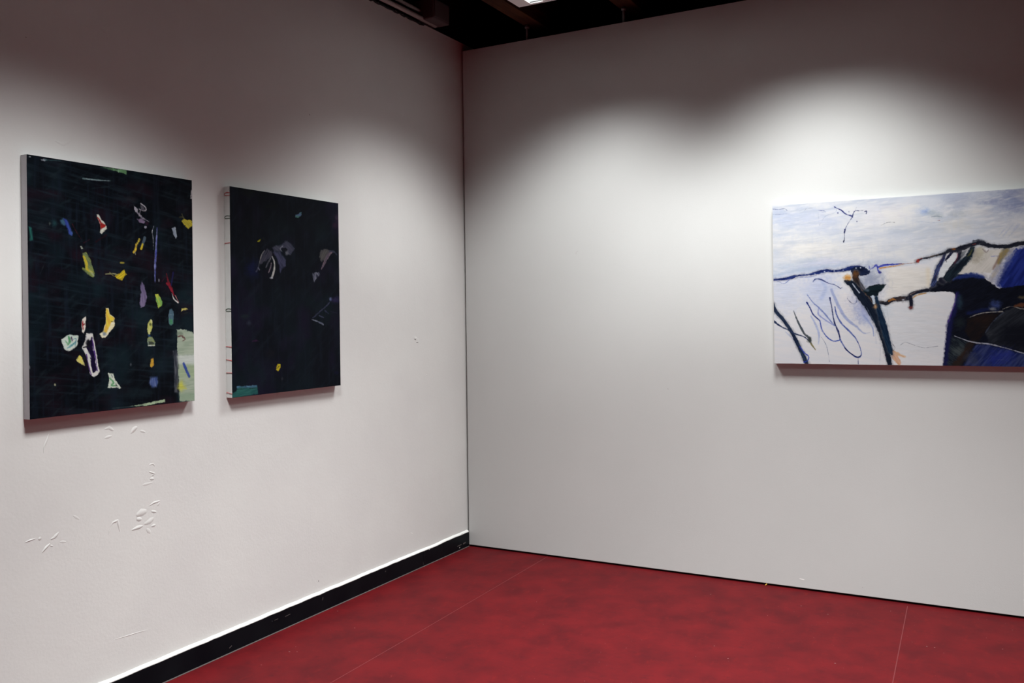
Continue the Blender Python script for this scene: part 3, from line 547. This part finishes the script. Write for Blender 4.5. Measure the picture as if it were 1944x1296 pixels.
# fine drawing in the sky
P = c.ctx(6.4808, 1440, 340)
for q, wd, col, a in (([(165, 356), (250, 361), (320, 352), (352, 374)], 5, (120, 130, 160), .9), ([(168, 426), (260, 424), (345, 415)], 4, (140, 150, 178), .8), ([(568, 378), (600, 352), (668, 346)], 5, (168, 174, 190), .9), ([(742, 374), (815, 382)], 7, (112, 122, 168), .9), ([(815, 382), (832, 402), (780, 404)], 4, (150, 160, 190), .8),
                      ([(970, 362), (945, 410), (830, 450), (760, 560)], 4, (176, 184, 208), .8), ([(740, 400), (750, 520), (760, 570)], 4, (184, 192, 214), .8), ([(1520, 570), (1600, 533), (1690, 534)], 5, (158, 160, 166), .9), ([(1240, 385), (1300, 384)], 5, (120, 126, 150), .8), ([(1320, 396), (1342, 390), (1338, 420)], 8, (44, 50, 100), 1), ([(1205, 380), (1215, 340)], 4, (150, 156, 176), .8)): P.line(q, wd, col, a, .8)
P.line([(942, 332, 12), (990, 360, 10), (1030, 376, 18), (1066, 412, 18), (1100, 432, 10), (1148, 446, 16), (1166, 462, 12)], 14, (40, 46, 108), rag=1.2, col2=(70, 78, 140)); P.line([(1166, 462, 12), (1180, 412, 10), (1206, 385, 8), (1250, 386, 4)], 9, (48, 56, 108)); P.line([(1162, 468, 8), (1120, 530, 5), (1085, 592, 5), (1075, 620, 8)], 6, (96, 102, 140)); P.line([(1074, 618, 18), (1066, 660, 16)], 16, (36, 42, 88)); P.line([(1066, 660, 6), (1066, 730, 5), (1056, 772, 14)], 7, (24, 28, 58))
P.blob(986, 410, 8, 10, (60, 66, 120), .9, hard=.5); P.blob(1222, 518, 6, 8, (80, 80, 130), .8, hard=.5); P.blob(1124, 398, 5, 8, (80, 86, 130), .8, hard=.5)
# blue skyline
c.halo = True
P.line([(175, 1200, 30), (450, 1132, 46), (700, 1098, 46), (1000, 1062, 30)], 40, (172, 188, 216), .6, 6, 3); P.line([(250, 1215), (600, 1165), (900, 1100)], 14, (205, 214, 230), .7, 3)
P.line([(176, 1240, 16), (300, 1229, 26), (420, 1207, 36), (490, 1188, 16), (640, 1173, 20), (740, 1148, 36), (850, 1128, 34), (950, 1133, 22), (1050, 1121, 34), (1150, 1096, 46), (1250, 1086, 40)], 26, (16, 28, 84), rag=1.6, col2=(38, 54, 118), ang=-8)
P.line([(200, 1235), (310, 1285), (380, 1240)], 6, (60, 76, 160), .6); P.line([(480, 1210), (640, 1205), (760, 1170)], 5, (96, 108, 180), .6)
P.poly([(1140, 1110), (1200, 1078), (1310, 1078), (1388, 1130), (1372, 1168), (1300, 1192), (1160, 1180)], (13, 20, 44), 1, 1.2, 2, col2=(22, 34, 66))
for x, y in ((820, 1140), (940, 1132), (1050, 1124), (1210, 1096), (1265, 1094), (1330, 1092), (1352, 1104), (1362, 1120), (700, 1168)): P.blob(x, y, 9, 7, (214, 220, 232), .9, hard=.4)
P.line([(1370, 1072), (1384, 1112), (1420, 1092)], 9, (70, 80, 170), .9); P.line([(1420, 1096), (1460, 1060), (1480, 1120), (1500, 1158)], 16, (62, 70, 170), .9, rag=1.5); P.blob(1502, 1152, 20, 14, (48, 54, 130), .9, hard=.5)
P.line([(1480, 1086, 22), (1560, 1062, 26), (1690, 1053, 18), (1770, 1045, 8)], 20, (46, 54, 158), col2=(80, 88, 186)); P.line([(1505, 1100, 16), (1600, 1086, 18), (1700, 1072, 12), (1800, 1058, 4)], 14, (206, 142, 72), .9)
# skyline on the right, black ridge and its legs
T = c.ctx(6.4808, 1684, 340)
T.line([(150, 1052), (280, 1042), (400, 1030)], 7, (150, 110, 96), .9)
T.poly([(1090, 880), (1140, 850), (1240, 888), (1420, 866), (1430, 930), (1330, 1060), (1285, 1165), (1150, 1165), (850, 1185), (930, 1100), (1010, 990)], (219, 215, 209), 1, 2, 2, col2=(208, 204, 198), ang=-50, ss=2); T.blob(1110, 950, 70, 80, (160, 154, 138), .7); T.blob(1160, 900, 40, 60, (196, 190, 168), .7); T.line([(1190, 870), (1230, 910), (1260, 880)], 14, (150, 140, 142), .8)
T.poly([(1440, 880), (1560, 868), (1540, 930), (1440, 1000), (1400, 1100), (1300, 1290), (1240, 1290), (1300, 1160), (1350, 1040)], (158, 160, 176), .9, 6, 3, col2=(178, 172, 164), ang=-58); T.line([(1470, 880, 70), (1420, 960, 70), (1380, 1040, 40)], 60, (150, 128, 74), .85, 4, 3, col2=(120, 118, 104), ang=-58); T.line([(1390, 960, 10), (1330, 1080, 26), (1310, 1120, 10)], 20, (136, 104, 92), .7, 3); T.line([(1290, 960), (1370, 955)], 9, (150, 155, 200), .9)
T.poly([(1590, 868), (1690, 850), (5200, 560), (5200, 1460), (1600, 1460), (1360, 1320), (1400, 1200), (1490, 1010)], (22, 34, 104), 1, 5, 5, col2=(36, 52, 136), ang=-58, ss=2); T.line([(1570, 900, 40), (1480, 1040, 70), (1390, 1200, 60), (1350, 1300, 50)], 60, (120, 126, 160), .7, 8, 5, col2=(80, 92, 150), ang=-58, ss=1.5)
R = c.ctx(4.9846, 1684, 500)
DK = [(375, 272), (450, 185), (560, 135), (660, 104), (780, 110), (900, 132), (990, 190), (1060, 245), (1296, 212), (4200, 20), (4200, 1250), (526, 975), (552, 800), (568, 640), (608, 500), (662, 350), (640, 284), (560, 268), (460, 278)]
R.poly(DK, (11, 14, 25), 1, 1.4, 2.2, col2=(16, 20, 34), ang=-30)
R.line([(640, 150, 30), (760, 122, 46), (850, 122, 46), (920, 140, 26)], 44, (30, 46, 110), .9, 4, 3); R.line([(930, 110), (960, 160), (990, 130), (985, 175)], 12, (176, 178, 192), .8, 1, 2); R.line([(905, 100), (945, 130)], 24, (196, 192, 196), .8, 3, 2)
R.line([(672, 290, 30), (650, 420, 34), (600, 560, 50), (584, 700, 50), (556, 950, 46)], 40, (26, 28, 78), .85, 5, 3); R.line([(664, 285, 8), (640, 400, 8), (580, 560, 10)], 8, (70, 44, 130), .9, 1.5); R.blob(690, 370, 26, 60, (44, 66, 82), .7)
R.poly([(620, 690), (770, 742), (730, 850), (690, 966), (570, 966), (590, 780)], (50, 60, 66), .9, 6, 4, col2=(24, 30, 40), ang=40); R.blob(680, 830, 60, 40, (80, 88, 88), .6); R.blob(690, 570, 40, 50, (36, 46, 48), .6)
R.poly([(760, 530), (900, 482), (1070, 478), (1000, 560), (930, 650), (870, 740), (790, 722), (740, 640)], (21, 19, 23), .95, 4, 3, col2=(31, 24, 24), ang=-40); R.blob(910, 540, 70, 40, (50, 32, 26), .4)
R.line([(800, 752, 50), (730, 870, 70), (650, 960, 70)], 60, (46, 32, 26), .85, 5, 4, col2=(40, 34, 36), ang=-55)
R.poly([(1080, 470), (1200, 420), (1320, 440), (3000, 560), (4200, 600), (4200, 900), (1296, 832), (960, 752), (930, 660)], (30, 34, 42), .95, 4, 3, col2=(44, 48, 56), ang=-40, ss=1.6); R.poly([(1100, 600), (1300, 560), (1700, 640), (1700, 800), (1296, 826), (1050, 760)], (13, 16, 26), .8, 16, 6)
R.poly([(840, 764), (960, 772), (1296, 862), (2600, 1120), (4200, 1250), (2200, 1100), (720, 970)], (28, 38, 88), .95, 5, 4, col2=(56, 66, 112), ang=-50, ss=1.6); R.blob(1060, 890, 120, 60, (38, 50, 142), .6, -20); R.blob(800, 900, 50, 60, (66, 70, 86), .6, -40)
R.line([(770, 480, 30), (900, 452, 40), (985, 430, 24)], 36, (22, 32, 80), .8, 5, 3); R.blob(1025, 402, 46, 36, (62, 78, 136), .85); R.blob(1000, 440, 30, 14, (150, 150, 146), .7)
R.line([(770, 520, 4), (850, 490, 10), (930, 472, 9), (1090, 462, 12)], 9, (160, 156, 150), .9, 1, 1); R.line([(1095, 440, 6), (1160, 415, 8), (1215, 420, 6), (1300, 440, 10), (1700, 470, 8), (2400, 430, 6)], 8, (138, 134, 130), .9, 1, 1); R.line([(640, 690, 5), (760, 735, 9), (850, 755, 14), (960, 766, 14), (1100, 800, 8), (1200, 828, 9), (1296, 855, 14), (1700, 940, 10), (2500, 1060, 8)], 10, (172, 174, 188), .9, 1, 1); R.line([(1100, 470, 14), (1000, 560, 9), (930, 660, 12)], 11, (68, 76, 94), .8, 1.5, 1)
R.line([(1210, 410, 20), (1270, 400, 46), (1400, 390, 30)], 34, (108, 66, 44), .85, 3, 3); R.blob(1280, 330, 40, 14, (110, 96, 70), .7)
T = c.ctx(6.4808, 1684, 340)
T.line([(724, 920, 34), (690, 1010, 44), (640, 1100, 54), (606, 1200, 54), (575, 1310, 60)], 50, (34, 40, 72), 1, 1.4, 1.6, col2=(70, 84, 130), ang=-62); T.line([(700, 960), (600, 1220)], 9, (60, 30, 50), .6)
T.line([(900, 900, 66), (884, 985, 60), (830, 1080, 76), (760, 1170, 90), (690, 1250, 100)], 76, (24, 25, 40), 1, 1.4, 2, col2=(36, 38, 52), ang=-55); T.line([(1064, 850, 50), (1012, 960, 80), (930, 1050, 92), (850, 1130, 110), (760, 1210, 120)], 90, (17, 24, 36), 1, 1.4, 2.4, col2=(30, 44, 54), ang=-55)
T.poly([(826, 916), (882, 914), (878, 970), (770, 1105), (704, 1212), (640, 1226), (660, 1120), (716, 1030), (786, 960)], (222, 226, 230), 1, 1.2, 1.2); T.line([(812, 905, 34), (772, 955, 34), (734, 1002, 14)], 30, (24, 27, 52)); T.line([(735, 1000), (742, 1026)], 8, (40, 44, 60)); T.line([(880, 920), (872, 985), (840, 1040)], 12, (120, 40, 60), .6); T.poly([(925, 905), (985, 890), (960, 950), (915, 990)], (124, 128, 134), .85, 3, 2, col2=(80, 84, 92), ang=-55); T.line([(870, 1040), (920, 1000)], 16, (90, 104, 124), .7, 3)
T.line([(372, 1022, 16), (430, 990, 20), (520, 970, 18), (700, 924, 28), (780, 884, 46), (850, 882, 50), (950, 850, 62), (1050, 816, 44), (1150, 790, 52), (1200, 802, 52), (1290, 830, 46), (1400, 838, 40), (1500, 836, 46), (1600, 812, 54), (1690, 800, 52), (2000, 780, 60), (2600, 735, 60), (3600, 640, 70), (5200, 470, 80)], 44, (22, 24, 38), 1, 1.4, 2.2, col2=(40, 44, 54), ang=-12)
T.line([(1080, 770), (1150, 765), (1210, 785)], 16, (40, 44, 56), .8, 3, 3); T.blob(392, 1010, 20, 22, (150, 46, 40), .95, hard=.5); T.line([(400, 990), (440, 980)], 8, (120, 50, 44)); T.blob(832, 868, 28, 14, (152, 86, 38), .9, hard=.3); T.line([(1060, 815), (1100, 805)], 9, (130, 60, 50), .8); T.line([(520, 965), (650, 935)], 5, (120, 90, 56), .8); T.line([(1060, 870, 8), (1030, 930, 20), (1000, 960, 8)], 14, (96, 92, 48), .8, 2)
# crooked branch, crack and brush marks in the white field
R = c.ctx(4.9846, 1684, 500)
R.line([(-130, 395, 26), (-60, 372, 30), (0, 382, 34), (50, 352, 36), (130, 340, 44), (212, 335, 40)], 36, (25, 29, 42), 1, 1.2, 1.8, col2=(60, 50, 50)); R.line([(206, 335, 40), (240, 298, 38), (300, 275, 30), (390, 258, 34)], 34, (25, 28, 42), 1, 1.2, 1.6); R.line([(226, 320, 30), (236, 380, 34), (232, 424, 24)], 30, (26, 28, 44), 1, 1.2, 1.6)
R.line([(20, 360, 18), (60, 344, 20), (90, 348, 6)], 16, (184, 118, 52), .85, 1.4, 1.4); R.line([(252, 330, 10), (300, 302, 12), (375, 286, 10)], 11, (192, 136, 66), .85, 1.2, 1); R.blob(232, 422, 16, 12, (130, 60, 56), .8); R.blob(158, 348, 14, 7, (200, 205, 215), .9, hard=.4); R.line([(225, 300), (300, 262)], 7, (160, 130, 120), .7)
R.line([(130, 775), (180, 750), (260, 776), (350, 802), (410, 796), (482, 785)], 5, (156, 160, 172), .9, .8); R.line([(0, 400), (30, 620)], 6, (200, 206, 214), .6, 2)
R.line([(40, 830, 20), (80, 890, 56), (120, 945, 36)], 46, (206, 150, 110), .9, 1.5, 2, col2=(222, 178, 150), ang=55); R.line([(60, 828, 12), (110, 862, 34), (172, 886, 22)], 30, (214, 166, 124), .9, 1.5, 2, col2=(230, 200, 170), ang=25); R.line([(60, 770), (78, 800), (60, 830)], 4, (90, 84, 84), .8)
# bottom left loops and sticks
B = c.ctx(4.9846, 1440, 500)
B.line([(695, 250, 26), (760, 400, 30), (830, 520, 26), (930, 600, 20), (1000, 662, 10), (1060, 656, 4)], 22, (160, 172, 212), .9, 2, 1); B.line([(500, 500, 10), (550, 590, 20), (578, 680, 18), (570, 765, 6)], 16, (176, 188, 226), .9, 2); B.line([(610, 180, 30), (640, 240, 26), (600, 330, 40)], 30, (184, 196, 230), .9, 5); B.line([(1000, 500, 20), (1080, 600, 12), (1095, 690, 6)], 12, (140, 156, 206), .8, 1.5); B.line([(940, 440), (1040, 560), (1130, 620)], 20, (186, 196, 226), .6, 4)
B.line([(520, 176, 6), (545, 148, 12), (600, 155, 12), (660, 186, 8), (730, 206, 5), (782, 240, 6)], 9, (50, 62, 118), .9); B.line([(782, 240), (800, 228)], 4, (90, 96, 130), .8)
B.line([(465, 298, 5), (520, 372, 10), (575, 420, 14), (640, 490, 14), (722, 590, 10)], 11, (112, 128, 188), .85); B.line([(575, 425, 10), (572, 485, 14), (640, 540, 12), (722, 592, 8)], 12, (136, 146, 204), .85, 1.4)
B.line([(460, 370, 14), (490, 420, 9), (520, 482, 12), (585, 545, 9)], 11, (30, 44, 116)); B.line([(585, 545, 8), (606, 630, 9), (650, 695, 11), (710, 736, 12), (776, 728, 10)], 10, (66, 88, 176)); B.line([(680, 328, 12), (700, 430, 8), (720, 550, 12), (760, 650, 16), (778, 722, 12)], 12, (28, 38, 92)); B.line([(776, 720, 14), (810, 780, 12), (850, 832, 12), (930, 888, 12), (972, 880, 10), (972, 820, 6), (930, 720, 10), (860, 640, 14), (790, 570, 16), (745, 490, 12), (728, 410, 8)], 11, (50, 68, 144), col2=(110, 126, 190), ang=45); B.line([(820, 800), (860, 840), (935, 888), (974, 872)], 9, (20, 28, 78))
B.line([(590, 590), (600, 640), (625, 660)], 4, (150, 158, 190), .7); B.line([(600, 700), (650, 790), (676, 932)], 4, (112, 122, 152), .8, .7); B.line([(946, 890), (948, 952)], 5, (60, 70, 120), .8); B.line([(1152, 720), (1156, 830), (1150, 952)], 4, (190, 194, 206), .8); B.line([(1110, 640), (1118, 760)], 5, (190, 198, 220), .7); B.line([(845, 330), (862, 356), (900, 384), (930, 372), (940, 310)], 5, (78, 84, 110), .8)
B.line([(260, 650, 8), (330, 720, 14), (400, 810, 8)], 12, (160, 172, 216), .6, 2)
B.line([(141, 376, 14), (162, 450, 34), (232, 530, 32), (310, 640, 28), (362, 740, 34), (410, 840, 34), (458, 944, 38)], 30, (24, 34, 60), 1, 1, 1, col2=(44, 60, 84), ang=60); B.line([(145, 548, 24), (200, 590, 14), (280, 630, 12), (350, 668, 12), (430, 695, 10), (484, 736, 12)], 12, (40, 54, 88), 1, 1, .8)
B.line([(395, 790), (440, 850), (478, 882), (468, 920), (432, 936)], 10, (46, 62, 172), .9); B.line([(335, 450, 5), (370, 540, 16), (410, 620, 20), (440, 670, 18), (488, 712, 28), (500, 760, 16), (542, 818, 6)], 16, (66, 76, 88), 1, 1, 1, col2=(96, 102, 104), ang=60); B.line([(500, 758, 14), (544, 820, 8)], 10, (150, 138, 92), .9); B.blob(488, 725, 16, 26, (48, 54, 50), .8)
# the dark leaning trunk
B.line([(930, 90, 50), (930, 160, 60), (1000, 270, 60), (1060, 370, 54)], 54, (30, 28, 34), 1, 1.4, 2, col2=(64, 44, 34), ang=60); B.line([(830, 172, 26), (890, 200, 60), (960, 290, 74), (1040, 390, 84), (1120, 520, 84), (1172, 640, 70), (1210, 790, 52), (1246, 956, 38)], 70, (17, 24, 40), 1, 1.2, 2, col2=(22, 32, 48), ang=62)
B.line([(1112, 292, 20), (1140, 420, 40), (1180, 560, 56), (1216, 700, 56), (1250, 820, 44), (1262, 860, 20)], 44, (14, 30, 54), 1, 1.4, 1.6, col2=(26, 48, 72), ang=70); B.poly([(990, 268), (1060, 216), (1130, 202), (1216, 200), (1190, 242), (1140, 292), (1060, 314)], (11, 20, 28), 1, 1.3, 2, col2=(18, 34, 40)); B.line([(1040, 300), (1130, 300)], 20, (16, 26, 36))
B.blob(848, 138, 32, 26, (204, 140, 64), .9, hard=.3); B.blob(928, 102, 26, 22, (110, 70, 40), .85); B.line([(840, 120), (870, 116)], 10, (230, 180, 110), .8); B.line([(896, 196, 8), (960, 280, 12)], 10, (190, 196, 212), .9, 1.4); B.line([(1088, 312, 18), (1100, 380, 24)], 22, (196, 210, 224), .95, 1.4); B.blob(1112, 412, 20, 18, (198, 146, 92), .8); B.line([(1030, 420, 5), (1110, 580, 6)], 5, (110, 126, 150), .7); B.line([(1200, 870), (1212, 890)], 6, (110, 50, 80), .7)
B.line([(970, 170), (990, 230), (1040, 260)], 22, (120, 134, 156), .6, 5)
c.wash(40, 5, (200, 200, 210), .75, 1.0, .10, 171, -3)
me = c.mesh('painted_front', (X0, -DEP, Z1), (1, 0, 0), (0, 0, -1), 0.68)
stretched('painting', 'wide pale landscape painting with blue skyline and black rocks, hung on the white panel', me, W3, Z1 - Z0,
          lambda u, v, d: (X0 + u, -d, Z1 - v), M['primed'], M['paint_light'])


# ------------------------------------------------------------------ overhead: joists, hangers, conduits
beam_x = [0.48, 1.085, 1.69, 2.295, 2.90, 3.505, 4.11, 4.715, 5.32, 5.92]
first = None
names = ['brown timber ceiling joist nearest the left wall, left of the louvred light', 'brown timber ceiling joist directly above the louvred light near the corner']
def joist_bm():
    bm = bmesh.new(); box(bm, (-0.056, YB, 3.15), (0.048, 0.30, ZC)); return bm
for i, x in enumerate(beam_x):
    if first is None: o = first = obj('ceiling_joist', joist_bm(), M['timber'])
    else: o = first.copy(); link(o)
    o.location = (x, 0, 0)
    tag(o, names[i] if i < 2 else '%s brown timber ceiling joist counted from the left wall' % ['third', 'fourth', 'fifth', 'sixth', 'seventh', 'eighth', 'ninth', 'tenth'][i - 2], 'joist', 'ceiling joists')
hl = ['small steel hanger bolt on the panel top under the joist nearest the left wall', 'small steel hanger bolt on the panel top under the second joist from the left wall']
hx = [0.445, 1.060]
def make_hanger(x, label):
    t = empty('hanger_bolt', (x, 0.035, PT)); tag(t, label, 'bolt', 'hanger bolts on the panel top')
    bm = bmesh.new(); box(bm, (-0.016, -0.012, 0.0), (0.016, 0.012, 0.004)); tube(bm, [(0, 0, 0.004), (0, 0, 0.10)], 0.0075, 10); obj('rod', bm, M['steel'], t)
    bm = bmesh.new(); tube(bm, [(0, 0, 0.078), (0, 0, 0.092)], 0.014, 6); obj('nut', bm, M['steel'], t)
    return t
for x, l in zip(hx, hl): make_hanger(x, l)
def run(name, z, r, x, y0, y1, mat, label, cat):
    bm = bmesh.new(); n = 24
    tube(bm, [(x, y0 + (y1 - y0) * i / n, z + 0.002 * math.sin(i * 1.7)) for i in range(n + 1)], r, 12)
    return tag(obj(name, bm, mat), label, cat)
c1 = run('conduit', 3.124, 0.0135, 0.0145, YB + 0.1, -0.30, M['conduit'], 'grey conduit pipe running along the top edge of the left plaster wall', 'pipe')
c2 = run('conduit', 3.172, 0.010, 0.0, YB + 0.1, -0.42, M['conduit'], 'thin grey conduit pipe running just above the thicker pipe on the left wall', 'pipe')
bm = bmesh.new(); pts = []
for i in range(40):
    y = -1.25 + i * 0.0215
    pts.append((0.006, y, 3.100 - 0.006 * abs(math.sin(i * 0.9)) + 0.002 * math.sin(i * 2.3)))
tube(bm, pts, [0.0045 + 0.002 * abs(math.sin(i * 1.3)) for i in range(40)], 8)  # dark ragged line along the wall top, modelled as a thin uneven tube
tag(obj('ragged_line', bm, M['ragged_line']), 'ragged black line under the grey pipe at the top of the left wall', 'ragged_line')
t = empty('junction_box', (0.0, -0.36, 3.118)); tag(t, 'dark grey junction box at the top of the left wall near the corner', 'box')
bm = bmesh.new(); box(bm, (-0.06, -0.085, 0.0), (0.095, 0.085, 0.115), 0, 0.006); obj('body', bm, M['boxgrey'], t)
bm = bmesh.new(); box(bm, (0.0955, -0.075, 0.010), (0.101, 0.075, 0.105), 0, 0.002); obj('cover', bm, M['boxgrey'], t)

# ------------------------------------------------------------------ ceiling lights: square recessed louvre fittings
def make_light():
    t = empty('ceiling_light', (0, 0, LAMP_Z)); h = 0.30; D = 0.085
    bm = bmesh.new()      # sheet-metal tray
    box(bm, (-h, -h, D), (h, h, D + 0.004))
    for a, c in (((-h, -h, 0.004), (-h + 0.004, h, D)), ((h - 0.004, -h, 0.004), (h, h, D)), ((-h + 0.004, -h, 0.004), (h - 0.004, -h + 0.004, D)), ((-h + 0.004, h - 0.004, 0.004), (h - 0.004, h, D))): box(bm, a, c)
    obj('housing', bm, M['boxgrey'], t)
    bm = bmesh.new(); wx, wy = 0.075, 0.018
    for a, c in (((-h - .002, -h - .002, 0), (-h + wx, h + .002, 0.004)), ((h - wx, -h - .002, 0), (h + .002, h + .002, 0.004)), ((-h + wx, -h - .002, 0), (h - wx, -h + wy, 0.004)), ((-h + wx, h - wy, 0), (h - wx, h + .002, 0.004))): box(bm, a, c)
    obj('frame', bm, M['enamel'], t)
    bm = bmesh.new(); n = 4; bw = (2 * (h - wx) + 0.05) / n
    for i in range(1, n):                                     # flat bars between the tube bays
        x = -h + wx - 0.025 + i * bw; box(bm, (x - 0.025, -h + wy, 0.001), (x + 0.025, h - wy, 0.005))
    obj('louvre', bm, M['enamel'], t)
    bm = bmesh.new()                                          # glowing tube bays
    box(bm, (-h + 0.006, -h + 0.006, 0.014), (h - 0.006, h - 0.006, 0.03)); obj('diffuser', bm, M['glow'], t)
    return t
def lamp_data(gain):
    L = bpy.data.lights.new('lamp', 'AREA'); L.shape = 'RECTANGLE'; L.size = 0.44; L.size_y = 0.55; L.energy = LAMP_POWER * gain; L.color = LAMP_TINT
    L.use_nodes = True; nt = L.node_tree; em = nt.nodes['Emission']
    g = N(nt, 'ShaderNodeNewGeometry'); d = N(nt, 'ShaderNodeVectorMath', operation='DOT_PRODUCT')
    nt.links.new(g.outputs['Incoming'], d.inputs[0]); nt.links.new(g.outputs['Normal'], d.inputs[1])
    ab = N(nt, 'ShaderNodeMath', operation='ABSOLUTE'); nt.links.new(d.outputs['Value'], ab.inputs[0])
    mr = N(nt, 'ShaderNodeMapRange', interpolation_type='SMOOTHSTEP')      # sharp louvre cut-off near 55 degrees
    mr.inputs['From Min'].default_value = CUT_LO; mr.inputs['From Max'].default_value = CUT_HI
    nt.links.new(ab.outputs[0], mr.inputs['Value'])
    pw = N(nt, 'ShaderNodeMath', operation='POWER'); pw.inputs[1].default_value = BATWING; nt.links.new(ab.outputs[0], pw.inputs[0])
    mu = N(nt, 'ShaderNodeMath', operation='MULTIPLY'); nt.links.new(mr.outputs['Result'], mu.inputs[0]); nt.links.new(pw.outputs[0], mu.inputs[1])
    nt.links.new(mu.outputs[0], em.inputs['Strength'])
    return L
CUT_LO, CUT_HI, BATWING = 0.54, 0.80, 0.4
where = ['louvred square ceiling light hanging nearest the corner of the two walls', 'louvred square ceiling light in front of the blue and white landscape painting',
         'louvred square ceiling light beside the larger dark painting', 'louvred square ceiling light second from the left wall and second from the panel',
         'louvred square ceiling light third from the panel along the left wall', 'louvred square ceiling light behind the camera, second from the left wall',
         'louvred square ceiling light at the right end of the row nearest the panel', 'louvred square ceiling light at the right end of the second row from the panel']
proto = make_light()
for i, (x, y) in enumerate(LAMP_XY):
    if i == 0: o = proto
    else:
        o = proto.copy(); link(o)
        for ch in list(proto.children):
            if ch.type == 'MESH':
                c = ch.copy(); link(c, o)
    l = bpy.data.objects.new('lamp', lamp_data(LAMP_GAIN[i])); link(l, o); l.location = (0, 0, 0.010)
    o.location = (x, y, LAMP_Z); tag(o, where[i], 'ceiling light', 'louvred ceiling lights')
# small yellow scrap on the floor at the foot of the panel
p = on_plane(1453, 1113, 2, 0.0); bm = bmesh.new()
tube(bm, [(-0.004, 0, 0.002), (0.0, 0.002, 0.005), (0.005, 0.001, 0.012)], [0.0025, 0.003, 0.0015], 8)
o = obj('scrap', bm, M['crumb']); o.location = (p.x, -0.010, 0.0); tag(o, 'tiny yellow scrap lying on the red floor at the foot of the panel', 'scrap')
